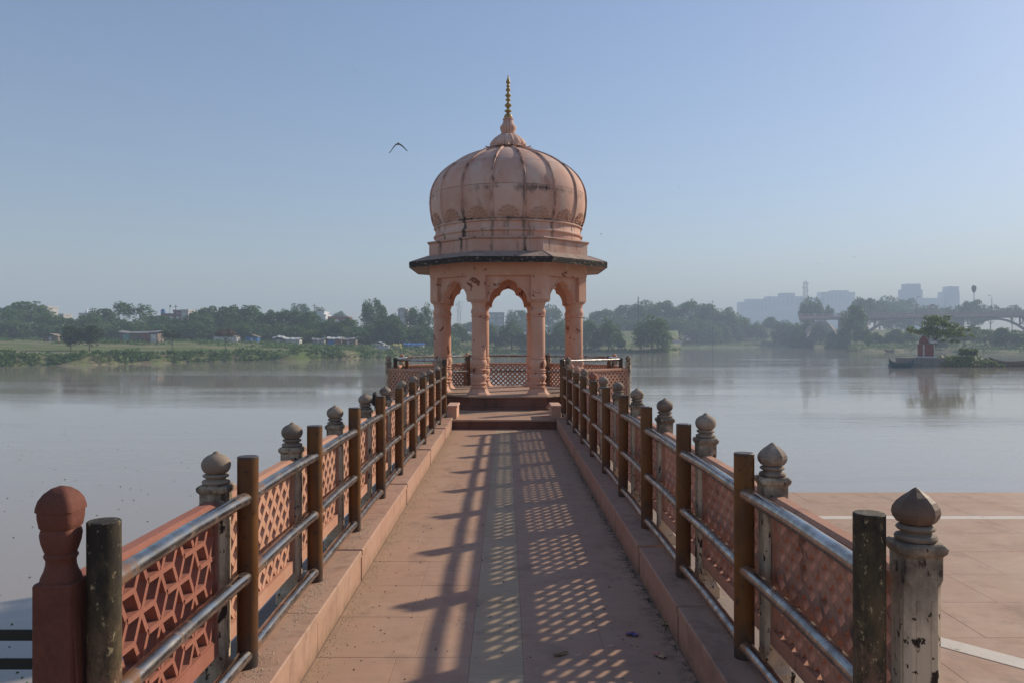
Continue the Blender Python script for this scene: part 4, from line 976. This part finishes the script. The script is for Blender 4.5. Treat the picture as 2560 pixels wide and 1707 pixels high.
# ------------------------------------------------------------------ far town
M['bldg'] = plain('haze_paled_render', (.82, .82, .82), (.74, .74, .74), .9, .05)  # base colour raised to stand in for haze over the skyline blocks
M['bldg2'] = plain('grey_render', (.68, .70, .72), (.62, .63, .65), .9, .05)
M['bldg3'] = plain('grubby_white_render', (.46, .45, .43), (.36, .35, .34), .9, .2)
M['wdark'] = NT('window_glass').out((.5, .51, .53), .3)
def building(blocks, Z, label, mat='bldg', win=(6, 4), depth=22, base=None, name='building', group=None):
    xa = min(b_[0] for b_ in blocks); xb = max(b_[1] for b_ in blocks); cx = X((xa+xb)/2, Z); gz = ground(cx, Z)-1 if base is None else base
    t = thing(name, label, 'building', (cx, Z, gz), 0, group)
    for i, (a, e, yt) in enumerate(blocks):
        xx0, xx1, zt = X(a, Z)-cx, X(e, Z)-cx, ZH(yt, Z)-gz
        wl_ = MB().box(xx0, xx1, .25*i, depth-.25*i, 0, zt).build('wall', M[mat], t)
        MB().box(xx0-.2, xx1+.2, .25*i-.2, depth-.25*i+.2, zt+.001, zt+.7).build('roof_parapet', M[mat], wl_)
        fl_h = 3.4 if Z > 500 else 2.8; nf = max(1, int(min(zt-1, 26)/fl_h)); nw = max(1, int((xx1-xx0)/(4.2 if Z > 500 else 2.6)))
        nf = min(nf, 5); nw = min(nw, 8)
        wm = MB().box(-.42*(xx1-xx0)/nw*.62, .42*(xx1-xx0)/nw*.62, -.12, .05, 0, fl_h*.5).mesh('window', M['wdark'])
        for f in range(nf):
            for w_ in range(nw): ob('window', wm, wl_, (xx0+(w_+.5)*(xx1-xx0)/nw, .25*i, zt-(f+1)*fl_h+.8))
    return t
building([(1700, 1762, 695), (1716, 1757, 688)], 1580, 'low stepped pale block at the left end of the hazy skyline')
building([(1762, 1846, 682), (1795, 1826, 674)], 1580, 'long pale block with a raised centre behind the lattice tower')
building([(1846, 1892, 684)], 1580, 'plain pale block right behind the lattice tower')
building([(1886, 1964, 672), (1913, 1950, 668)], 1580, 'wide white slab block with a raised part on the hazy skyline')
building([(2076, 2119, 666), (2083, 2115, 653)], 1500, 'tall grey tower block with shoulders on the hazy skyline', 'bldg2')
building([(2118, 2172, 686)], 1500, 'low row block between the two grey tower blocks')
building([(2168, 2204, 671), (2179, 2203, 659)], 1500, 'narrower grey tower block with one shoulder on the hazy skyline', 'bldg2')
building([(1120, 1158, 720)], 560, 'pale box building seen through the central arch', mat='bldg3', base=4)
def pole(xd, Z, yt, label, r=.16, arm=True, base=None, name='utility_pole', dish=False):
    x = X(xd, Z); gz = ground(x, Z) if base is None else base; h = ZH(yt, Z)-gz
    t = thing(name, label, 'pole', (x, Z, gz)); MB().tube([(0, 0, -.3), (0, 0, h)], [r, r*.7], 8).build('mast', M['blackmetal'], t)
    if arm: MB().box(-.8, .8, -.06, .06, h-.9, h-.75).build('crossarm', M['blackmetal'], t)
    return t, h
pole(404, 300, 700, 'slim pole rising from the rooftops with the red flag'); pole(722, 300, 698, 'tall slim pole above the wooded belt')
pole(1466, 450, 682, 'thick bare pole above the grove', .4, False); pole(246, 300, 708, 'short lamp pole above the wooded belt'); pole(1637, 470, 690, 'slim pole at the right end of the grove')
def lattice_tower(xd, Z, yt, wb, wt, label, antennas=True, base=None):
    x = X(xd, Z); gz = ground(x, Z)-1; h = ZH(yt, Z)-gz; t = thing('lattice_tower', label, 'tower', (x, Z, gz))
    c = [(-1, -1), (1, -1), (1, 1), (-1, 1)]
    for sx, sy in c: MB().tube([(sx*wb, sy*wb, 0), (sx*wt, sy*wt, h*.94)], .22, 5).build('leg', M['bldg2'], t)
    m = MB(); n = 12
    for i in range(n):
        a, e = i/n*.94, (i+1)/n*.94; wa, we = wb+(wt-wb)*a, wb+(wt-wb)*e
        for k in range(4):
            p, q_ = c[k], c[(k+1) % 4]
            m.tube([(p[0]*wa, p[1]*wa, h*a), (q_[0]*we, q_[1]*we, h*e)], .12, 4); m.tube([(q_[0]*wa, q_[1]*wa, h*a), (p[0]*we, p[1]*we, h*e)], .12, 4)
    m.build('bracing', M['bldg2'], t); MB().tube([(0, 0, h*.9), (0, 0, h)], .15, 6).build('mast', M['bldg2'], t)
    for k in range(12):
        a = k*1.1; z = h*(.60+.3*(k/12)); MB().box(-.18, .18, -.18, .18, 0, 2.4).build('antenna', M['bldg'], t, loc=(2.6*math.cos(a), 2.6*math.sin(a), z))
lattice_tower(1850, 800, 640, 2.6, 1.3, 'telecom lattice tower crowded with antennas above the bridge end')
lattice_tower(1055, 620, 688, 1.5, .9, 'thin lattice tower seen between the left pavilion columns')
t, h = pole(2237, 660, 656, 'high mast floodlight above the hazy trees behind the bridge', .35, False, name='floodlight_mast')
MB().lathe([(.4, h-6), (1.3, h-5), (1.9, h-2.5), (1.6, h-.5), (.4, h+.2)], 10).build('lamp_cluster', M['blackmetal'], t)
# ------------------------------------------------------------------ left bank rooftops and huts
building([(82, 109, 707)], 330, 'white rooftop house peering over the left end of the wooded belt', mat='bldg3', base=6, depth=8)
building([(182, 210, 722)], 420, 'white domed temple hall in a gap of the wooded belt', mat='bldg3', base=6, depth=8, name='temple')
td = bpy.data.objects['temple']; MB().lathe([(1.3, ZH(722, 420)-6+.7), (1.3, ZH(719, 420)-6), (.9, ZH(716, 420)-6), (.3, ZH(712, 420)-6), (.1, ZH(706, 420)-6)], 12).build('spire', M['bldg'], td, loc=(-1.2, 4, 0))
building([(122, 146, 724)], 400, 'low pale house left of the domed temple hall', mat='bldg3', base=6, depth=8)
M['brickred'] = plain('brick_red_wall', (.26, .13, .10), (.2, .1, .08), .9, .4)
building([(371, 445, 724), (398, 418, 716)], 335, 'dark brick rooftop row with a white walled upper room', 'brickred', base=6, depth=9)
building([(416, 432, 715)], 333, 'small white walled upper room beside the red flag', mat='bldg3', base=6, depth=7)
building([(722, 748, 726), (728, 744, 719)], 340, 'grey house with a rooftop tank above the wooded belt', 'bldg2', base=6, depth=9)
building([(748, 800, 731)], 345, 'long low brick house right of the grey house', 'brickred', base=6, depth=9)
building([(914, 936, 714), (917, 930, 711)], 345, 'white house standing in the gap between the two round crowned trees', mat='bldg3', base=4, depth=9)
M['bluetank'] = plain('blue_plastic', (.03, .16, .42), (.03, .12, .32), .5)
wt = thing('water_tank', 'round blue water tank on the brick rooftop row', 'water tank', (X(375, 338), 338, ZH(724, 335)+.6)); MB().lathe([(.9, 0), (.9, 1.6), (.7, 1.9), (.2, 2.1)], 16).build('tank', M['bluetank'], wt, 40)
fg = thing('flag', 'small red pennant on a pole above the brick rooftop row', 'flag', (X(390, 337), 337, ZH(724, 335)+.5)); MB().tube([(0, 0, 0), (0, 0, 4)], .05, 6).build('pole', M['blackmetal'], fg); MB().add([(0, .0, 4), (.0, 0, 2.6), (.75, .1, 3.3), (0, .04, 4), (0, .04, 2.6), (.75, .14, 3.3)], [(0, 1, 2), (5, 4, 3), (0, 1, 4, 3), (1, 2, 5, 4), (2, 0, 3, 5)]).build('cloth', M['shrine_red'], fg)
for nm, c1 in (('tarp_white', (.62, .62, .60)), ('tarp_blue', (.05, .2, .5)), ('tarp_grey', (.30, .29, .28)), ('thatch', (.33, .27, .20)), ('cloth_teal', (.16, .34, .33)), ('cloth_red', (.36, .12, .09)), ('tarp_yellow', (.55, .48, .16)), ('mudwall', (.22, .17, .13))): M[nm] = plain(nm, c1, tuple(v*.65 for v in c1), .85, .8)
def hut(xd, Z, wpx, yt, yb, label, wall, roof, gable=False, sag=.25, extra=(), base=None, rz=0.):
    x = X(xd, Z); gz = ground(x, Z) if base is None else base; h = max(1.6, (yb-yt)/1829*Z); w_ = wpx/1829*Z; d = min(4.5, w_*.7)
    t = thing('hut', label, 'hut', (x, Z, gz-.1), rz)
    hw_ = h*.68
    wo = MB().box(-w_/2, w_/2, 0, d, 0, hw_).build('wall', M[wall], t)
    n = 9; top = []
    rr2 = random.Random(int(xd*13))
    for i in range(n):
        s = i/(n-1)*2-1; xx = s*(w_/2+.25); zz_ = hw_ + .03 + (h-hw_)*(1-abs(s))*1.0 if gable else hw_ + .12 + (h-hw_)*.55 - sag*(1-s*s)*.5 + rr2.uniform(-.12, .12)
        top.append((xx, zz_))
    m = MB(); m.rings([[(xx, -.4, z-(.25 if not gable else 0)), (xx, d*.5, z+(.3 if not gable else 0)), (xx, d+.3, z), (xx, d+.3, z-.07), (xx, d*.5, z+(.23 if not gable else -.07)), (xx, -.4, z-.07-(.25 if not gable else 0))] for xx, z in top])
    m.build('roof', M[roof], t)
    for (a, e, mt) in extra: MB().box(-w_/2+a*w_, -w_/2+e*w_, -.09, -.012, .05, hw_*.92).build('curtain', M[mt], t)
    if not extra: MB().box(-.35, .35, -.06, -.01, .02, hw_*.8).build('door', M['wdark'], t)
    return t
hut(116, 236, 34, 777, 795, 'brown thatched hut with a low wide roof at the left of the bank', 'mudwall', 'thatch', True)
hut(148, 240, 34, 777, 795, 'second thatched hut with a paler roof behind the thin bank tree', 'mudwall', 'thatch', True)
hut(318, 238, 88, 765, 795, 'long shack under a sagging grey tarpaulin with teal and red curtains', 'mudwall', 'tarp_grey', False, 1.0, ((.1, .27, 'cloth_teal'), (.62, .78, 'cloth_red'), (.82, .97, 'tarp_white')))
hut(516, 262, 52, 765, 783, 'pale hut with a white sheet roof behind the rust leaved tree', 'tarp_white', 'thatch', True)
hut(578, 262, 28, 765, 782, 'small bright blue hut with a thatched roof', 'tarp_blue', 'thatch', True)
hut(640, 258, 26, 770, 784, 'rounded shelter patched with grey and white sheets', 'tarp_grey', 'tarp_white', False, -.8)
hut(672, 258, 32, 769, 784, 'low white sheeted shelter beside the patched grey one', 'tarp_white', 'tarp_white')
hut(731, 258, 26, 768, 784, 'grey sheeted shelter at the edge of the shack cluster', 'tarp_grey', 'tarp_grey', False, .4)
hut(768, 250, 32, 767, 788, 'blue and brown shack with a pale flat roof', 'mudwall', 'tarp_white', False, .1, ((.05, .5, 'tarp_blue'), (.6, .95, 'cloth_red')))
hut(800, 252, 34, 766, 789, 'collapsing shack of poles and rags beside the blue and brown one', 'mudwall', 'tarp_grey', False, .9)
hut(870, 250, 22, 772, 786, 'upright white tent below the tall round crowned tree', 'tarp_white', 'tarp_white', True)
hut(880, 240, 26, 780, 791, 'low white tent in front of the upright one', 'tarp_white', 'tarp_white', True)
hut(913, 242, 16, 778, 790, 'small yellow tarpaulin shelter', 'tarp_yellow', 'tarp_yellow')
hut(938, 255, 20, 771, 784, 'blue tarpaulin shelter behind the yellow one', 'tarp_blue', 'tarp_blue')
hut(962, 258, 22, 772, 785, 'white and blue shelter close to the pavilion columns', 'tarp_white', 'tarp_blue')
hut(1046, 292, 22, 770, 790, 'plain grey slab walled shed behind the pavilion', 'concrete', 'concrete')
hut(1556, 345, 22, 770, 783, 'pale tent beside the big round waterside tree', 'tarp_white', 'cloth_red', True, base=.0)
hut(1580, 420, 16, 767, 780, 'grey tent on the meadow beyond the round waterside tree', 'tarp_grey', 'tarp_grey', True, base=1.)
# ------------------------------------------------------------------ birds, person, litter
M['bird'] = NT('dark_plumage').out((.02, .02, .022), .7)
def bird(xd, yd, Z, span, label, group=None, rz=0., droop=.45):
    p = Vector((X(xd, Z), Z, ZH(yd, Z))); t = thing('bird', label, 'bird', p, rz, group)
    m = MB(); m.tube([(0, -span*.16, 0), (0, -span*.1, .0), (0, 0, 0), (0, span*.12, .0), (0, span*.2, .01)], [span*.02, span*.05, span*.06, span*.04, span*.03], 8)
    for sx, dr in ((-1, 1.25), (1, .9)):
        prof_ = [(0, .02, .16), (.13, -.06, .17), (.27, -.46*dr/2, .16), (.40, -.92*dr/2, .11), (.50, -1.14*dr/2, .02)]
        m.rings([[(sx*a*span, -c_*span*.6, z*span*droop*1.6+.016*span), (sx*a*span, c_*span*.9, z*span*droop*1.6-.012*span), (sx*a*span, 0, z*span*droop*1.6-.022*span)] for a, z, c_ in prof_])
    m.build('body', M['bird'], t, 60); return t
bird(915, 331, 58, 1.35, 'large dark bird gliding with drooped wings left of the dome', None, R(8))
for xd, yd in ((595, 30), (815, 162), (1560, 429), (1381, 537), (1878, 606), (1961, 590), (1791, 676)):
    bird(xd, yd, 170, .5, 'tiny distant bird in the open sky', 'distant birds in the sky', R(random.uniform(-60, 60)))
pg = thing('pigeon', 'dark pigeon perched on the balustrade behind the fourth ball finial', 'pigeon', (-SX-.0, YL-.02+4.5*S, ZL+PZ1))
m = MB(); m.tube([(0, .15, .03), (0, .08, .06), (0, .02, .085), (0, -.05, .10), (0, -.085, .135), (0, -.095, .175), (0, -.1, .195)], [.012, .035, .052, .05, .03, .028, .008], 10); m.tube([(0, -.115, .178), (0, -.14, .17)], [.008, .002], 6); m.tube([(.015, 0, .05), (.015, -.01, 0)], .005, 5); m.tube([(-.015, 0, .05), (-.015, -.01, 0)], .005, 5)
m.build('body', M['bird'], pg, 60)
pe = thing('person', 'person in dark clothes sitting on the grass seen between the pavilion columns', 'person', (X(1067, 268), 268, ground(X(1067, 268), 268)))
me = bpy.data.meshes.new('body'); V_ = [(0, 0, .18), (0, .03, .45), (0, 0, .68), (0, -.02, .80), (0, -.04, .95), (.2, 0, .66), (.26, -.15, .42), (.12, -.34, .36), (-.2, 0, .66), (-.26, -.15, .42), (-.12, -.34, .36), (.13, -.08, .14), (.17, -.45, .42), (.15, -.5, .06), (-.13, -.08, .14), (-.17, -.45, .42), (-.15, -.5, .06)]
E_ = [(0, 1), (1, 2), (2, 3), (3, 4), (2, 5), (5, 6), (6, 7), (2, 8), (8, 9), (9, 10), (0, 11), (11, 12), (12, 13), (0, 14), (14, 15), (15, 16)]
RV = [.16, .16, .15, .06, .11, .07, .05, .04, .07, .05, .04, .1, .08, .05, .1, .08, .05]
me.from_pydata(V_, E_, []); pb = ob('body', me, pe); md = pb.modifiers.new('skin', 'SKIN'); pb.modifiers.new('sub', 'SUBSURF').levels = 1
for sv, r in zip(me.skin_vertices[0].data, RV): sv.radius = (r, r)
me.skin_vertices[0].data[0].use_root = True; me.materials.append(plain('dark_clothes', (.05, .05, .07)))
def wrapper(x, y, rz, label, c1, c2):
    t = NT('crisp_packet_print'); t.out(t.mix(t.ramp(t.noise(38, 2), .47, .53), c1, c2), .35, 0, .5)
    n = 6; m = MB(); W_, L_ = .045, .07; rr2 = random.Random(int(x*100)); Zs = [[.004+rr2.random()*.012 for _ in range(n)] for _ in range(n)]
    G = [(W_*(i/(n-1)-.5), L_*(j/(n-1)-.5)) for i in range(n) for j in range(n)]
    m.v = [(a, c, Zs[k//n][k % n]+.0015) for k, (a, c) in enumerate(G)] + [(a, c, Zs[k//n][k % n]) for k, (a, c) in enumerate(G)]
    for o_ in (0, n*n):
        for i in range(n-1):
            for j in range(n-1): m.f.append((o_+i*n+j, o_+(i+1)*n+j, o_+(i+1)*n+j+1, o_+i*n+j+1))
    o = m.build('wrapper', t.m, None, 60, (x, y, .001), rz); tag(o, label, 'wrapper')
def fxy(xd, yd): Z = EYE*1829/(yd-779.5); return X(xd, Z), Z
x, y = fxy(1452, 1458); wrapper(x, y, 1.4, 'small crumpled blue and pink snack wrapper on the paving', (.03, .06, .24), (.34, .09, .18))
x, y = fxy(1517, 1507); wrapper(x, y, .7, 'small crumpled red and gold snack wrapper on the paving', (.45, .08, .06), (.45, .32, .16))
x, y = fxy(1537, 1435); wrapper(x, y, 2.2, 'small black and yellow snack wrapper beside the kerb', (.02, .02, .02), (.5, .42, .12))
M['dryleaf'] = plain('dry_leaf', (.26, .19, .07), (.16, .11, .05), .8, 30)
x, y = fxy(1288, 1503); m = MB(); m.rings([[(t*.05, -w_, .004+.008*abs(t)), (t*.05, 0, .002+.006*t*t), (t*.05, w_, .004+.008*abs(t)), (t*.05, 0, .006+.006*t*t)] for t, w_ in ((-1, .001), (-.6, .014), (0, .02), (.5, .015), (1, .001))]); tag(m.build('fallen_leaf', M['dryleaf'], None, 60, (x, y, .001), .5), 'curled dry leaf lying on the grey strip of paving', 'leaf')
def specks(name, n, fx, size, mat, label, cat, z):
    P = []; F = []
    for k in range(n):
        x, y = fx(); s = size*random.uniform(.4, 1.5); o_ = len(P); a = random.uniform(0, 6.28)
        P += [(x+s*math.cos(a), y+s*math.sin(a), z), (x+s*.7*math.cos(a+2.1), y+s*.7*math.sin(a+2.1), z), (x+s*.8*math.cos(a+4.2), y+s*.8*math.sin(a+4.2), z), (x, y, z+s*.7)]
        F += [(o_, o_+1, o_+3), (o_+1, o_+2, o_+3), (o_+2, o_, o_+3), (o_+2, o_+1, o_)]
    m = MB(); m.v = P; m.f = F; tag(m.build(name, mat, fix=False), label, cat, kind='stuff')
M['speck'] = plain('dark_grit', (.05, .035, .025)); M['grain'] = plain('spilled_grain', (.72, .62, .44)); M['sand'] = plain('blown_sand', (.40, .29, .18))
specks('grit', 700, lambda: (random.uniform(-.95, .95), 1.5+13.5*random.random()**1.3), .006, M['speck'], 'dark grit and leaf crumbs scattered over the paving', 'grit', .0012)
specks('spilled_grain', 900, lambda: (-1.08+random.gauss(0, .035), random.choice((3.55, 4.35, 4.75, 6.0, 6.3))+random.gauss(0, .16)), .004, M['grain'], 'pale spilled grain on the kerb beside the railing posts', 'grain', KH+.004)
specks('blown_sand', 2600, lambda: (-KX+.012+abs(random.gauss(0, .05)), 2+13*random.random()), .0036, M['sand'], 'drift of sand grains along the foot of the kerb', 'sand', .0008)
specks('kerb_moss', 420, lambda: (KX-.01-abs(random.gauss(0, .02)), random.choice((4.6, 5.4, 6.1, 7.4, 8.6, 9.8))+random.gauss(0, .28)), .006, plain('kerb_moss', (.075, .07, .035)), 'dark moss tufts along the foot of the kerb', 'moss', .0008)
def wpos():
    while True:
        y = random.uniform(5, 60); x = CX - y*random.uniform(.36, .66)
        if random.random() < .25 + .75*math.exp(-(y-5)/12): return x, y
specks('floating_weed', 260, wpos, .028, M['leaf'], 'scattered floating weed on the near water', 'weed', WZ+.002)
# a plain sheet of ground behind the viewer
tag(MB().box(-60, 60, -60, -6.01, -7, -.06).build('plaza_ground', M['terrace']), kind='structure')
